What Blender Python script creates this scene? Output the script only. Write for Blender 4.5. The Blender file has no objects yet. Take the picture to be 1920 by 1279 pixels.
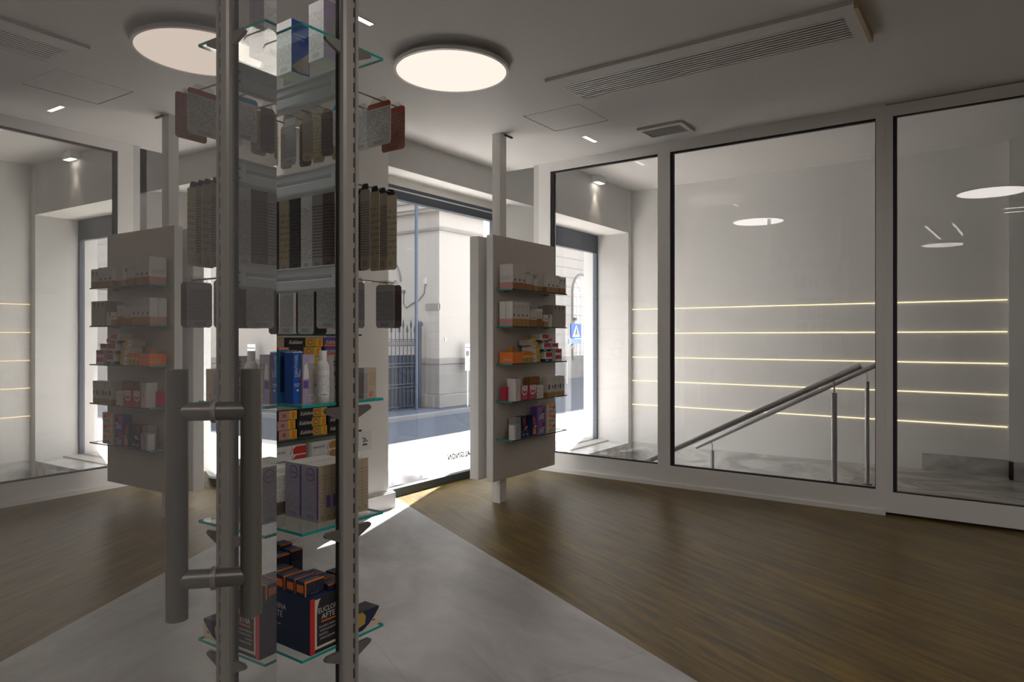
import bpy, bmesh, math, random
from mathutils import Vector, Matrix
random.seed(7)
PI = math.pi
SC = bpy.context.scene
COL = SC.collection

# ------------------------------------------------------------------ materials
def newmat(name):
    m = bpy.data.materials.new(name); m.use_nodes = True
    nt = m.node_tree; nt.nodes.clear()
    out = nt.nodes.new('ShaderNodeOutputMaterial')
    return m, nt, out
def N(nt, t, **kw):
    n = nt.nodes.new('ShaderNode' + t)
    for k, v in kw.items(): setattr(n, k, v)
    return n
def pbr(name, col, rough=.5, metal=0., var=.04, scale=30., bump=0., spec=.5, emit=0.):
    m, nt, out = newmat(name)
    b = N(nt, 'BsdfPrincipled')
    b.inputs['Roughness'].default_value = rough
    b.inputs['Metallic'].default_value = metal
    b.inputs['Specular IOR Level'].default_value = spec
    tc = N(nt, 'TexCoord'); no = N(nt, 'TexNoise')
    no.inputs['Scale'].default_value = scale; no.inputs['Detail'].default_value = 4
    nt.links.new(tc.outputs['Object'], no.inputs['Vector'])
    mr = N(nt, 'MapRange'); mr.inputs['To Min'].default_value = 1 - var; mr.inputs['To Max'].default_value = 1 + var
    nt.links.new(no.outputs['Fac'], mr.inputs['Value'])
    mx = N(nt, 'VectorMath', operation='SCALE'); mx.inputs[0].default_value = col[:3]
    nt.links.new(mr.outputs['Result'], mx.inputs['Scale'])
    nt.links.new(mx.outputs['Vector'], b.inputs['Base Color'])
    if bump:
        bp = N(nt, 'Bump'); bp.inputs['Strength'].default_value = bump; bp.inputs['Distance'].default_value = .002
        nt.links.new(no.outputs['Fac'], bp.inputs['Height']); nt.links.new(bp.outputs['Normal'], b.inputs['Normal'])
    nt.links.new(b.outputs[0], out.inputs[0])
    return m
def emi(name, col, s):
    m, nt, out = newmat(name)
    e = N(nt, 'Emission'); e.inputs[0].default_value = (*col, 1); e.inputs[1].default_value = s
    nt.links.new(e.outputs[0], out.inputs[0]); return m
def clear(name, tint, refl_min=.04, boost=1., rough=0.):
    """thin clear glass: straight-through tinted light plus Fresnel reflection"""
    m, nt, out = newmat(name)
    tr = N(nt, 'BsdfTransparent'); tr.inputs[0].default_value = (*tint, 1)
    gl = N(nt, 'BsdfGlossy'); gl.inputs['Roughness'].default_value = rough; gl.inputs[0].default_value = (.95, .95, .95, 1)
    fr = N(nt, 'Fresnel'); fr.inputs['IOR'].default_value = 1.5
    mu = N(nt, 'Math', operation='MULTIPLY_ADD'); mu.inputs[1].default_value = boost; mu.inputs[2].default_value = refl_min - .04
    mu.use_clamp = True
    nt.links.new(fr.outputs[0], mu.inputs[0])
    mix = N(nt, 'MixShader'); ge = N(nt, 'NewGeometry')      # reflection only where light enters the glass, not on its inner side
    inv = N(nt, 'Math', operation='SUBTRACT'); inv.inputs[0].default_value = 1.; nt.links.new(ge.outputs['Backfacing'], inv.inputs[1])
    mf = N(nt, 'Math', operation='MULTIPLY'); nt.links.new(mu.outputs[0], mf.inputs[0]); nt.links.new(inv.outputs[0], mf.inputs[1])
    nt.links.new(mf.outputs[0], mix.inputs[0]); nt.links.new(tr.outputs[0], mix.inputs[1]); nt.links.new(gl.outputs[0], mix.inputs[2])
    nt.links.new(mix.outputs[0], out.inputs[0]); return m
def printed(name, base, ink, rows=14., axis=2, dens=.5, rough=.5, head=None):
    """paper or card with rows of small dark print and a bar-code block at the foot"""
    m, nt, out = newmat(name)
    b = N(nt, 'BsdfPrincipled'); b.inputs['Roughness'].default_value = rough
    tc = N(nt, 'TexCoord'); sp = N(nt, 'SeparateXYZ')
    nt.links.new(tc.outputs['Generated'], sp.inputs[0])
    z = sp.outputs[2]
    a = N(nt, 'Math', operation='ADD'); nt.links.new(sp.outputs[0], a.inputs[0]); nt.links.new(sp.outputs[1], a.inputs[1])
    def mth(op, x, y=None, clampv=False):
        n = N(nt, 'Math', operation=op); n.use_clamp = clampv
        for i, v in enumerate((x, y)):
            if v is None: continue
            if isinstance(v, (int, float)): n.inputs[i].default_value = v
            else: nt.links.new(v, n.inputs[i])
        return n.outputs[0]
    row = mth('MULTIPLY', z, rows * 1.4); fr = mth('FRACT', row); fl = mth('FLOOR', row)
    line = mth('GREATER_THAN', fr, .55)
    cb = N(nt, 'CombineXYZ'); nt.links.new(mth('MULTIPLY', a.outputs[0], 16.), cb.inputs[0]); nt.links.new(fl, cb.inputs[1])
    wn = N(nt, 'TexNoise'); wn.inputs['Scale'].default_value = 1.3; nt.links.new(cb.outputs[0], wn.inputs['Vector'])
    word = mth('GREATER_THAN', wn.outputs['Fac'], 1 - dens)
    lo = mth('GREATER_THAN', z, .16); hi = mth('LESS_THAN', z, .84)
    txt = mth('MULTIPLY', mth('MULTIPLY', line, word), mth('MULTIPLY', lo, hi))
    bars = mth('GREATER_THAN', mth('SINE', mth('MULTIPLY', a.outputs[0], 90.)), .1)
    bz = mth('MULTIPLY', mth('GREATER_THAN', z, .04), mth('LESS_THAN', z, .12))
    bx = mth('MULTIPLY', mth('GREATER_THAN', mth('FRACT', mth('MULTIPLY', a.outputs[0], 1.01)), .3), mth('LESS_THAN', mth('FRACT', mth('MULTIPLY', a.outputs[0], 1.01)), .75))
    code = mth('MULTIPLY', bars, mth('MULTIPLY', bz, bx))
    tot = mth('MULTIPLY', mth('ADD', txt, code, True), .7)
    mx = N(nt, 'MixRGB'); mx.inputs[1].default_value = (*base, 1); mx.inputs[2].default_value = (*ink, 1)
    nt.links.new(tot, mx.inputs[0])
    last = mx.outputs[0]
    if head:
        m2 = N(nt, 'MixRGB'); m2.inputs[2].default_value = (*head, 1)
        nt.links.new(mth('GREATER_THAN', z, .88), m2.inputs[0]); nt.links.new(last, m2.inputs[1]); last = m2.outputs[0]
    nt.links.new(last, b.inputs['Base Color'])
    nt.links.new(b.outputs[0], out.inputs[0]); return m

M = {}
M['wall'] = pbr('white wall paint', (.72, .715, .70), .85, var=.015, scale=6)
M['ceil'] = pbr('ceiling paint', (.63, .62, .615), .9, var=.015, scale=3)
M['header'] = pbr('grey wall paint', (.60, .595, .585), .85, var=.02, scale=5)
M['skirt'] = pbr('white skirting', (.62, .61, .60), .45, var=.01)
M['white_metal'] = pbr('white painted aluminium', (.80, .785, .765), .4, var=.01)
M['gasket'] = pbr('black rubber gasket', (.015, .013, .02), .6)
M['panel_face'] = pbr('taupe display board', (.58, .53, .48), .55, var=.02, scale=4)
M['panel_edge'] = pbr('white lacquered edge', (.80, .79, .765), .4, var=.01)
M['alu'] = pbr('satin aluminium', (.36, .335, .30), .40, metal=.2, var=.03, scale=60)
M['alu_dark'] = pbr('dark satin aluminium', (.20, .185, .165), .36, metal=.5, var=.03, scale=60)
M['rail'] = pbr('pale grey painted steel', (.74, .78, .79), .38, var=.02)
M['rail_plate'] = pbr('light grey end plate', (.82, .85, .86), .4)
M['dark'] = pbr('dark slot', (.02, .018, .015), .8)
M['chrome'] = pbr('chromed wire', (.55, .5, .45), .25, metal=1.)
M['steel'] = pbr('brushed steel', (.42, .42, .43), .3, metal=.9, var=.06, scale=80)
M['steel_blue'] = pbr('dark blue-grey window frame', (.075, .09, .115), .4, metal=.3)
M['edge_teal'] = pbr('green glass edge', (.01, .36, .32), .25, var=.15, scale=40)
M['teal_dark'] = pbr('dark glass edge', (.02, .06, .06), .2, var=.1)
M['shelf_glass'] = clear('clear shelf glass', (.92, .97, .955))
M['pane'] = clear('clear window pane', (.975, .975, .975))
M['pane_int'] = clear('partition glass', (.97, .965, .96), refl_min=.05, boost=1.1)
M['plastic'] = clear('clear blister plastic', (.90, .90, .88), refl_min=.08, rough=.1)
M['lamp'] = emi('warm lamp diffuser', (1.0, .845, .745), .68)
M['lamp_hi'] = emi('lamp diffuser', (1.0, .93, .90), 8.0)
M['slit'] = emi('downlight aperture', (1., .93, .82), 6.)
M['led'] = emi('warm led line', (1., .78, .45), 1.3)
M['concrete_trim'] = pbr('pale stone', (.62, .59, .55), .8, var=.08, scale=4, bump=.3)
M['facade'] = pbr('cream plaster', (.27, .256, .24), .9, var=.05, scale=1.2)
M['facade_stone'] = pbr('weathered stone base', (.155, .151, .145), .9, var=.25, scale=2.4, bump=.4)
M['joint'] = pbr('masonry joint line', (.22, .21, .21), .9)  # darker joint lines on the facades
M['pave'] = pbr('sunlit pale paving', (.58, .55, .505), .9, var=.05, scale=2)
M['kerb_stone'] = pbr('kerb stone', (.15, .155, .165), .85, var=.12, scale=6)
M['asphalt'] = pbr('shade-tinted asphalt', (.045, .055, .075), .85, var=.12, scale=8)  # blue-dark tone carries the street's shade in the base colour
M['iron'] = pbr('blue-grey wrought iron', (.015, .022, .036), .5, var=.1)
M['gate_sheet'] = pbr('dark blue sheet metal', (.012, .019, .034), .8, var=.2, scale=3)
M['blue'] = pbr('road sign blue', (.02, .16, .62), .4)
M['blue_car'] = pbr('blue lacquer', (.10, .2, .42), .35)
M['sign_white'] = pbr('sign white', (.85, .85, .85), .4)
M['black'] = pbr('black', (.015, .015, .018), .5)
M['pipe'] = pbr('blue grey downpipe', (.03, .05, .085), .4)
M['ink'] = pbr('grey ink', (.08, .08, .09), .6)
M['flap'] = pbr('white cloth toned for shade', (.13, .13, .135), .9, bump=.5)  # white cloth darkened to grey, its shade put into the colour

def veined(name, a, b, sc):
    m, nt, out = newmat(name)
    p = N(nt, 'BsdfPrincipled'); p.inputs['Roughness'].default_value = .22
    tc = N(nt, 'TexCoord'); n1 = N(nt, 'TexNoise'); n1.inputs['Scale'].default_value = sc; n1.inputs['Detail'].default_value = 8; n1.inputs['Distortion'].default_value = 2.2
    mp = N(nt, 'Mapping'); mp.inputs['Scale'].default_value = (1, .45, 1.4); mp.inputs['Rotation'].default_value = (.5, .2, .3)
    nt.links.new(tc.outputs['Object'], mp.inputs[0]); nt.links.new(mp.outputs[0], n1.inputs['Vector'])
    cr = N(nt, 'ValToRGB'); cr.color_ramp.elements[0].position = .35; cr.color_ramp.elements[0].color = (*a, 1)
    cr.color_ramp.elements[1].position = .62; cr.color_ramp.elements[1].color = (*b, 1)
    nt.links.new(n1.outputs['Fac'], cr.inputs[0]); nt.links.new(cr.outputs[0], p.inputs['Base Color'])
    nt.links.new(p.outputs[0], out.inputs[0]); return m
M['marble'] = veined('grey veined marble', (.27, .27, .265), (.50, .50, .49), 2.2)
M['marble_light'] = veined('pale speckled marble', (.45, .45, .44), (.68, .67, .65), 3.5)

# direction in which the tiles and the boards are laid
DV = Vector((-.435, -.900, 0)); DN = Vector((.900, -.435, 0)); B0 = Vector((2.785, 1.03, 0))
ANG = math.atan2(DV.y, DV.x)
def laid(nt):
    tc = N(nt, 'TexCoord'); mp = N(nt, 'Mapping', vector_type='TEXTURE')
    mp.inputs['Location'].default_value = B0; mp.inputs['Rotation'].default_value = (0, 0, ANG)
    nt.links.new(tc.outputs['Object'], mp.inputs[0]); return mp.outputs[0]
def tile_mat():
    m, nt, out = newmat('grey concrete-look tile')
    p = N(nt, 'BsdfPrincipled'); p.inputs['Roughness'].default_value = .38; p.inputs['Specular IOR Level'].default_value = .5
    v = laid(nt)
    mp = N(nt, 'Mapping'); mp.inputs['Location'].default_value = (.32, 0, 0); nt.links.new(v, mp.inputs[0])
    br = N(nt, 'TexBrick'); br.offset = 0.; br.inputs['Scale'].default_value = 1.; br.inputs['Brick Width'].default_value = 1.06; br.inputs['Row Height'].default_value = 1.06
    br.inputs['Mortar Size'].default_value = .0022; br.inputs['Mortar Smooth'].default_value = .2
    br.inputs['Color1'].default_value = (1, 1, 1, 1); br.inputs['Color2'].default_value = (.9, .9, .9, 1); br.inputs['Mortar'].default_value = (.74, .74, .74, 1)
    nt.links.new(mp.outputs[0], br.inputs['Vector'])
    n1 = N(nt, 'TexNoise'); n1.inputs['Scale'].default_value = 1.5; n1.inputs['Detail'].default_value = 9; n1.inputs['Roughness'].default_value = .62; n1.inputs['Distortion'].default_value = .6
    m2 = N(nt, 'Mapping'); m2.inputs['Scale'].default_value = (.8, 1.7, 1); nt.links.new(v, m2.inputs[0]); nt.links.new(m2.outputs[0], n1.inputs['Vector'])
    cr = N(nt, 'ValToRGB'); cr.color_ramp.elements[0].position = .34; cr.color_ramp.elements[0].color = (.33, .32, .31, 1)
    cr.color_ramp.elements[1].position = .66; cr.color_ramp.elements[1].color = (.54, .535, .52, 1)
    nt.links.new(n1.outputs['Fac'], cr.inputs[0])
    mx = N(nt, 'MixRGB', blend_type='MULTIPLY'); mx.inputs[0].default_value = 1
    nt.links.new(cr.outputs[0], mx.inputs[1]); nt.links.new(br.outputs['Color'], mx.inputs[2])
    nt.links.new(mx.outputs[0], p.inputs['Base Color'])
    mr = N(nt, 'MapRange'); mr.inputs['To Min'].default_value = .30; mr.inputs['To Max'].default_value = .5
    nt.links.new(n1.outputs['Fac'], mr.inputs['Value']); nt.links.new(mr.outputs[0], p.inputs['Roughness'])
    nt.links.new(p.outputs[0], out.inputs[0]); return m
def wood_mat():
    m, nt, out = newmat('brown vinyl boards')
    p = N(nt, 'BsdfPrincipled'); p.inputs['Specular IOR Level'].default_value = .6
    v = laid(nt)
    br = N(nt, 'TexBrick'); br.offset = .37; br.inputs['Scale'].default_value = 1.; br.inputs['Brick Width'].default_value = 1.3; br.inputs['Row Height'].default_value = .16
    br.inputs['Mortar Size'].default_value = .0013; br.inputs['Mortar Smooth'].default_value = .3
    br.inputs['Color1'].default_value = (1, 1, 1, 1); br.inputs['Color2'].default_value = (.78, .78, .78, 1); br.inputs['Mortar'].default_value = (.5, .5, .5, 1)
    nt.links.new(v, br.inputs['Vector'])
    n1 = N(nt, 'TexNoise'); n1.inputs['Scale'].default_value = 3.; n1.inputs['Detail'].default_value = 8; n1.inputs['Roughness'].default_value = .65
    m2 = N(nt, 'Mapping'); m2.inputs['Scale'].default_value = (.7, 8.5, 1); nt.links.new(v, m2.inputs[0]); nt.links.new(m2.outputs[0], n1.inputs['Vector'])
    cr = N(nt, 'ValToRGB'); cr.color_ramp.elements[0].position = .38; cr.color_ramp.elements[0].color = (.070, .041, .003, 1)
    cr.color_ramp.elements[1].position = .63; cr.color_ramp.elements[1].color = (.200, .128, .014, 1)
    nt.links.new(n1.outputs['Fac'], cr.inputs[0])
    mx = N(nt, 'MixRGB', blend_type='MULTIPLY'); mx.inputs[0].default_value = 1
    nt.links.new(cr.outputs[0], mx.inputs[1]); nt.links.new(br.outputs['Color'], mx.inputs[2])
    nt.links.new(mx.outputs[0], p.inputs['Base Color'])
    mr = N(nt, 'MapRange'); mr.inputs['To Min'].default_value = .26; mr.inputs['To Max'].default_value = .44
    nt.links.new(n1.outputs['Fac'], mr.inputs['Value']); nt.links.new(mr.outputs[0], p.inputs['Roughness'])
    bp = N(nt, 'Bump'); bp.inputs['Strength'].default_value = .12; bp.inputs['Distance'].default_value = .002
    nt.links.new(n1.outputs['Fac'], bp.inputs['Height']); nt.links.new(bp.outputs[0], p.inputs['Normal'])
    nt.links.new(p.outputs[0], out.inputs[0]); return m
M['tile'] = tile_mat(); M['wood'] = wood_mat()
def door_glass():
    """strongly reflecting, haze of light from behind put in as diffuse grey"""
    m, nt, out = newmat('reflective glass with added veil')
    d = N(nt, 'BsdfDiffuse'); d.inputs[0].default_value = (.25, .245, .24, 1)  # diffuse grey stands in for the veil of light through the pane
    g = N(nt, 'BsdfGlossy'); g.inputs['Roughness'].default_value = 0.; g.inputs[0].default_value = (.88, .87, .85, 1)
    mix = N(nt, 'MixShader'); mix.inputs[0].default_value = .62
    nt.links.new(d.outputs[0], mix.inputs[1]); nt.links.new(g.outputs[0], mix.inputs[2]); nt.links.new(mix.outputs[0], out.inputs[0]); return m
M['door_glass'] = door_glass()
def flat(name, c, rough=.5): return pbr('card ' + name, c, rough, var=.02)
CC = dict(white=(.70, .68, .65), offwhite=(.60, .565, .52), pink=(.55, .30, .27), brown=(.36, .15, .045), ochre=(.42, .22, .05), navy=(.012, .025, .075),
          blue=(.01, .09, .42), teal=(.01, .15, .33), green=(.03, .25, .18), red=(.62, .03, .03), crimson=(.5, .02, .06), orange=(.85, .20, .02), yellow=(.75, .50, .05),
          beige=(.52, .43, .32), tan=(.40, .31, .20), purple=(.14, .08, .33), lilac=(.40, .33, .48), grey=(.34, .33, .32), black=(.02, .02, .022), gold=(.5, .33, .06),
          cream=(.68, .60, .45), magenta=(.42, .04, .22), ltblue=(.15, .38, .52), taupe=(.36, .31, .26), dkgrey=(.09, .085, .08))
for k, c in CC.items(): M[k] = flat(k, c)
M['pr_white'] = printed('printed white card', (0.800, 0.797, 0.768), (.16, .14, .16), 26)
M['pr_lilac'] = printed('printed lilac card', (.42, .39, .46), (.14, .11, .22), 26)
M['pr_beige'] = printed('printed beige card', (.42, .34, .23), (.10, .06, .08), 12, dens=.45)
M['pr_grey'] = printed('printed grey card', (0.435, 0.413, 0.413), (.10, .09, .10), 18, dens=.62)
M['pr_brown'] = printed('printed brown card', (0.377, 0.312, 0.254), (.08, .06, .055), 22, dens=.6)
M['pr_dark'] = printed('printed dark card', (0.102, 0.094, 0.087), (.02, .02, .02), 16, dens=.5)
M['pr_dkbrown'] = printed('printed dark brown card', (0.189, 0.138, 0.123), (.03, .02, .02), 18, dens=.6)
M['pr_olive'] = printed('printed olive card', (0.464, 0.399, 0.275), (.18, .15, .10), 9, dens=.5)
M['pr_navy'] = printed('printed navy card', (.014, .02, .045), (.35, .33, .33), 24, dens=.42)
M['pr_orange'] = printed('orange topped card', (0.580, 0.536, 0.507), (.12, .10, .10), 13, dens=.5, head=(.5, .09, .04))
M['pr_bluetop'] = printed('blue topped card', (0.667, 0.609, 0.609), (.16, .12, .12), 13, dens=.5, head=(.08, .28, .42))
M['pr_redbrown'] = printed('red brown card', (0.362, 0.145, 0.087), (.07, .03, .03), 12, dens=.5, head=(.45, .08, .04))

# ------------------------------------------------------------------ mesh helpers
class MB:
    def __init__(s): s.v = []; s.f = []; s.m = []; s.mats = []; s.smooth = False
    def mi(s, mat):
        if mat not in s.mats: s.mats.append(mat)
        return s.mats.index(mat)
    def poly(s, pts, mat):
        b = len(s.v); s.v += [tuple(p) for p in pts]; s.f.append(tuple(range(b, b + len(pts)))); s.m.append(s.mi(mat)); return s
    def hexa(s, p, mat, mats=None):
        """p: 8 corners, 0-3 bottom ring counter-clockwise seen from above, 4-7 top ring"""
        b = len(s.v); s.v += [tuple(q) for q in p]
        fs = [(3, 2, 1, 0), (4, 5, 6, 7), (0, 1, 5, 4), (1, 2, 6, 5), (2, 3, 7, 6), (3, 0, 4, 7)]   # bottom top -y +x +y -x
        for i, f in enumerate(fs):
            s.f.append(tuple(b + k for k in f)); s.m.append(s.mi((mats or {}).get(i, mat)))
        return s
    def box(s, x0, x1, y0, y1, z0, z1, mat, mats=None):
        return s.hexa([(x0, y0, z0), (x1, y0, z0), (x1, y1, z0), (x0, y1, z0), (x0, y0, z1), (x1, y0, z1), (x1, y1, z1), (x0, y1, z1)], mat, mats)
    def prism(s, pts, axis, a0, a1, mat):
        """2-D outline extruded along an axis (0 x, 1 y, 2 z)"""
        def P(p, a):
            if axis == 0: return (a, p[0], p[1])
            if axis == 1: return (p[0], a, p[1])
            return (p[0], p[1], a)
        b = len(s.v); n = len(pts); s.v += [P(p, a0) for p in pts] + [P(p, a1) for p in pts]
        k = s.mi(mat)
        s.f.append(tuple(b + i for i in range(n))); s.m.append(k)
        s.f.append(tuple(b + n + i for i in reversed(range(n)))); s.m.append(k)
        for i in range(n):
            j = (i + 1) % n
            s.f.append((b + i, b + n + i, b + n + j, b + j)); s.m.append(k)
        return s
    def tube(s, pts, r, mat, n=10, caps=True):
        """round bar along a polyline; r a number or one per point"""
        pts = [Vector(p) for p in pts]; k = s.mi(mat); rings = []
        for i, p in enumerate(pts):
            d = (pts[min(i + 1, len(pts) - 1)] - pts[max(i - 1, 0)]).normalized()
            a = d.cross(Vector((0, 0, 1)) if abs(d.z) < .9 else Vector((1, 0, 0))).normalized(); c = d.cross(a)
            rr = r[i] if isinstance(r, (list, tuple)) else r
            b = len(s.v)
            for q in range(n):
                t = 2 * PI * q / n; s.v.append(tuple(p + (a * math.cos(t) + c * math.sin(t)) * rr))
            rings.append(b)
        for b0, b1 in zip(rings, rings[1:]):
            for q in range(n):
                s.f.append((b0 + q, b0 + (q + 1) % n, b1 + (q + 1) % n, b1 + q)); s.m.append(k)
        if caps:
            s.f.append(tuple(rings[0] + q for q in reversed(range(n)))); s.m.append(k)
            s.f.append(tuple(rings[-1] + q for q in range(n))); s.m.append(k)
        return s
    def lathe(s, prof, cx, cy, mat, n=24):
        """profile [(r, z)] turned about a vertical axis"""
        k = s.mi(mat); rings = []
        for r, z in prof:
            b = len(s.v)
            for q in range(n):
                t = 2 * PI * q / n; s.v.append((cx + r * math.cos(t), cy + r * math.sin(t), z))
            rings.append(b)
        for b0, b1 in zip(rings, rings[1:]):
            for q in range(n):
                s.f.append((b0 + q, b0 + (q + 1) % n, b1 + (q + 1) % n, b1 + q)); s.m.append(k)
        s.f.append(tuple(rings[0] + q for q in reversed(range(n)))); s.m.append(k)
        s.f.append(tuple(rings[-1] + q for q in range(n))); s.m.append(k)
        return s
    def build(s, name, parent=None, loc=(0, 0, 0), rz=0, smooth=False, bevel=0.):
        me = bpy.data.meshes.new(name); me.from_pydata(s.v, [], s.f)
        for mt in s.mats: me.materials.append(M[mt] if isinstance(mt, str) else mt)
        me.polygons.foreach_set('material_index', s.m)
        bm = bmesh.new(); bm.from_mesh(me)
        bmesh.ops.remove_doubles(bm, verts=bm.verts, dist=1e-6)
        bmesh.ops.recalc_face_normals(bm, faces=bm.faces)
        if smooth:
            for f in bm.faces: f.smooth = True
            for e in bm.edges:
                if len(e.link_faces) == 2 and e.calc_face_angle(0) > .7: e.smooth = False
        bm.to_mesh(me); bm.free(); me.update()
        o = bpy.data.objects.new(name, me); COL.objects.link(o)
        o.location = loc; o.rotation_euler = (0, 0, rz)
        if parent: o.parent = parent
        if bevel:
            b = o.modifiers.new('edge', 'BEVEL'); b.width = bevel; b.segments = 2; b.limit_method = 'ANGLE'
        return o
def tag(o, label=None, cat=None, group=None, kind=None):
    if label: o['label'] = label
    if cat: o['category'] = cat
    if group: o['group'] = group
    if kind: o['kind'] = kind
    return o
def thing(name, label, cat, loc=(0, 0, 0), rz=0, group=None):
    o = bpy.data.objects.new(name, None); COL.objects.link(o); o.empty_display_size = .05
    o.location = loc; o.rotation_euler = (0, 0, rz)
    return tag(o, label, cat, group)
def struct(name, mb, parent=None, **kw):
    o = mb.build(name, parent, **kw)
    if not parent: o['kind'] = 'structure'
    return o
def lettering(parent, txt, size, mat, org, right=(1, 0, 0), up=(0, 0, 1), name='lettering', shear=0., xs=1., bold=0., align='LEFT'):
    cu = bpy.data.curves.new('t', 'FONT'); cu.body = txt; cu.size = size; cu.extrude = .00015; cu.shear = shear; cu.offset = bold; cu.align_x = align
    cu.resolution_u = 2
    t = bpy.data.objects.new('t', cu); COL.objects.link(t)
    dg = bpy.context.evaluated_depsgraph_get()
    me = bpy.data.meshes.new_from_object(t.evaluated_get(dg)); me.name = name
    bpy.data.objects.remove(t); bpy.data.curves.remove(cu)
    r = Vector(right).normalized(); u = Vector(up).normalized(); n = r.cross(u)
    mtx = Matrix((r * xs, u, n)).transposed().to_4x4(); mtx.translation = Vector(org)
    me.transform(mtx); me.materials.clear(); me.materials.append(M[mat])
    o = bpy.data.objects.new(name, me); COL.objects.link(o); o.parent = parent
    return o
def dup(root, label=None, group=None, loc=None, rz=None):
    r = root.copy(); COL.objects.link(r)
    if loc is not None: r.location = loc
    if rz is not None: r.rotation_euler = (0, 0, rz)
    if label: r['label'] = label
    if group: r['group'] = group
    for ch in root.children:
        c = ch.copy(); COL.objects.link(c); c.parent = r
        for g in ch.children:
            d = g.copy(); COL.objects.link(d); d.parent = c
    return r

# ------------------------------------------------------------------ the room
H = 3.14; HS = 3.46
GX = 5.71
def side(p): return (Vector((p[0], p[1], 0)) - B0).dot(DN)
def floor_z(x, y):
    d1 = side((x, y)); 
    if d1 <= 0 or x >= GX: return 0. if d1 <= 0 else .13
    d2 = GX - x
    return .13 * d1 / (d1 + d2) * max(0., min(1., (4.35 - y) / .6))      # the ramp dies out before the window recess
# tile zone (flat) and board zone (slight ramp up to the partition)
def bx(y): return B0.x + (y - B0.y) * (-.435 / -.900)
fl = MB()
ys = [-5 + i * (4.45 + 5) / 38 for i in range(39)]
for y0, y1 in zip(ys, ys[1:]):
    fl.poly([(-5, y0, 0), (min(bx(y0), 5.9), y0, 0), (min(bx(y1), 5.9), y1, 0), (-5, y1, 0)], 'tile')
    for k in range(8):
        def q(y, k):
            a = bx(y); return a + (GX + .02 - a) * k / 8
        P = [(q(y0, k), y0), (q(y0, k + 1), y0), (q(y1, k + 1), y1), (q(y1, k), y1)]
        fl.poly([(x, y, floor_z(x, y) if 0 < kk else 0.) for (x, y), kk in zip(P, (k, k + 1, k + 1, k))], 'wood')
fl.poly([(GX, 3.75, .0), (6.4, 3.75, .0), (6.4, 4.5, .0), (GX, 4.5, .0)], 'tile')
struct('floor', fl)

c = MB(); c.box(-5, GX + .07, -5, 4.2, H, H + .30, 'ceil'); struct('ceiling', c)
c = MB(); c.box(GX + .07, 9.2, -5, 4.2, HS, HS + .1, 'ceil'); struct('ceiling_stairwell', c)
# exterior wall in pieces: solid left part, header over the windows, pier between the windows, right part
w = MB()
w.box(-5, 4.12, 4.2, 4.9, -.05, HS, 'wall')
w.box(6.32, 6.78, 4.2, 4.9, -1.8, HS, 'wall')
w.box(8.67, 9.2, 4.2, 4.9, -1.8, HS, 'wall', {5: 'header'})  # jamb face toned greyer, dimming its bounced light by colour
w.box(6.78, 8.67, 4.2, 4.9, -1.8, -.02, 'marble_light')
w.box(6.02, 6.32, 4.50, 4.56, -.05, HS, 'wall')
w.hexa([(6.02, 4.45, -.05), (6.32, 4.2, -.05), (6.32, 4.56, -.05), (6.02, 4.56, -.05), (6.02, 4.45, 2.87), (6.32, 4.2, 2.87), (6.32, 4.56, 2.87), (6.02, 4.56, 2.87)], 'wall')
w.box(4.12, 8.67, 4.2, 4.9, 2.87, HS, 'header', {0: 'wall'})
struct('wall_window_side', w)
w = MB(); w.box(-5.1, 9.2, 4.2, 4.9, HS, 7.5, 'facade'); struct('wall_upper_storey', w)
w = MB(); w.box(-5, 4.17, 4.165, 4.2, 0, .13, 'skirt'); w.box(-5, 4.165, 4.178, 4.2, .13, .14, 'skirt'); struct('baseboard_window_side', w)
w = MB(); w.box(-5.1, -5, -5, 4.9, 0, HS, 'wall'); struct('wall_far_end', w)
w = MB(); w.box(-5.1, 9.2, -5.1, -5, 0, HS, 'header'); struct('wall_rear', w)
w = MB(); w.box(GX, GX + .07, -5, -1.2, 0, H, 'wall'); struct('wall_beside_partition', w)
# stairwell
w = MB(); w.box(8.78, 8.95, -.05, 4.2, -.015, HS, 'wall')
w.box(8.78, 8.95, -.05, 4.2, -1.8, -.015, 'marble_light')
w.box(8.66, 8.95, -5, -.05, -.2, HS, 'wall')
struct('wall_stairwell', w)
w = MB(); w.box(GX, 8.95, -5, 1.25, -.25, -.015, 'marble')
struct('floor_landing', w)
w = MB()
for i in range(9):
    w.box(5.82, 8.78, 1.25 + i * .325, 1.25 + (i + 1) * .325 + .03, -1.95, -.18 - i * .17, 'marble_light')
struct('floor_stair_flight', w)
w = MB(); w.box(GX + .03, GX + .11, 1.25, 4.2, -1.9, .13, 'marble_light'); struct('wall_stairwell_near_side', w)
w = MB(); w.box(8.745, 8.78, -.05, .72, -.015, .165, 'marble'); w.box(8.635, 8.66, -2, -.05, -.015, .165, 'marble'); w.box(8.635, 8.745, -.09, -.05, -.015, .165, 'marble')
struct('baseboard_landing', w)
# led grooves in the stairwell wall
for i, z in enumerate((1.82, 1.49, 1.16, .835, .505)):
    w = MB(); w.box(8.772, 8.7815, -.04, 4.19, z - .0038, z + .0038, 'led')
    tag(w.build('led_strip'), ('thin warm LED light line across white stairwell wall, ' + ('topmost of the five', 'second from the top of the five', 'middle one of the five', 'second from the bottom of the five', 'lowest of the five')[i]), 'light strip', 'light lines on the stairwell wall')

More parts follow.
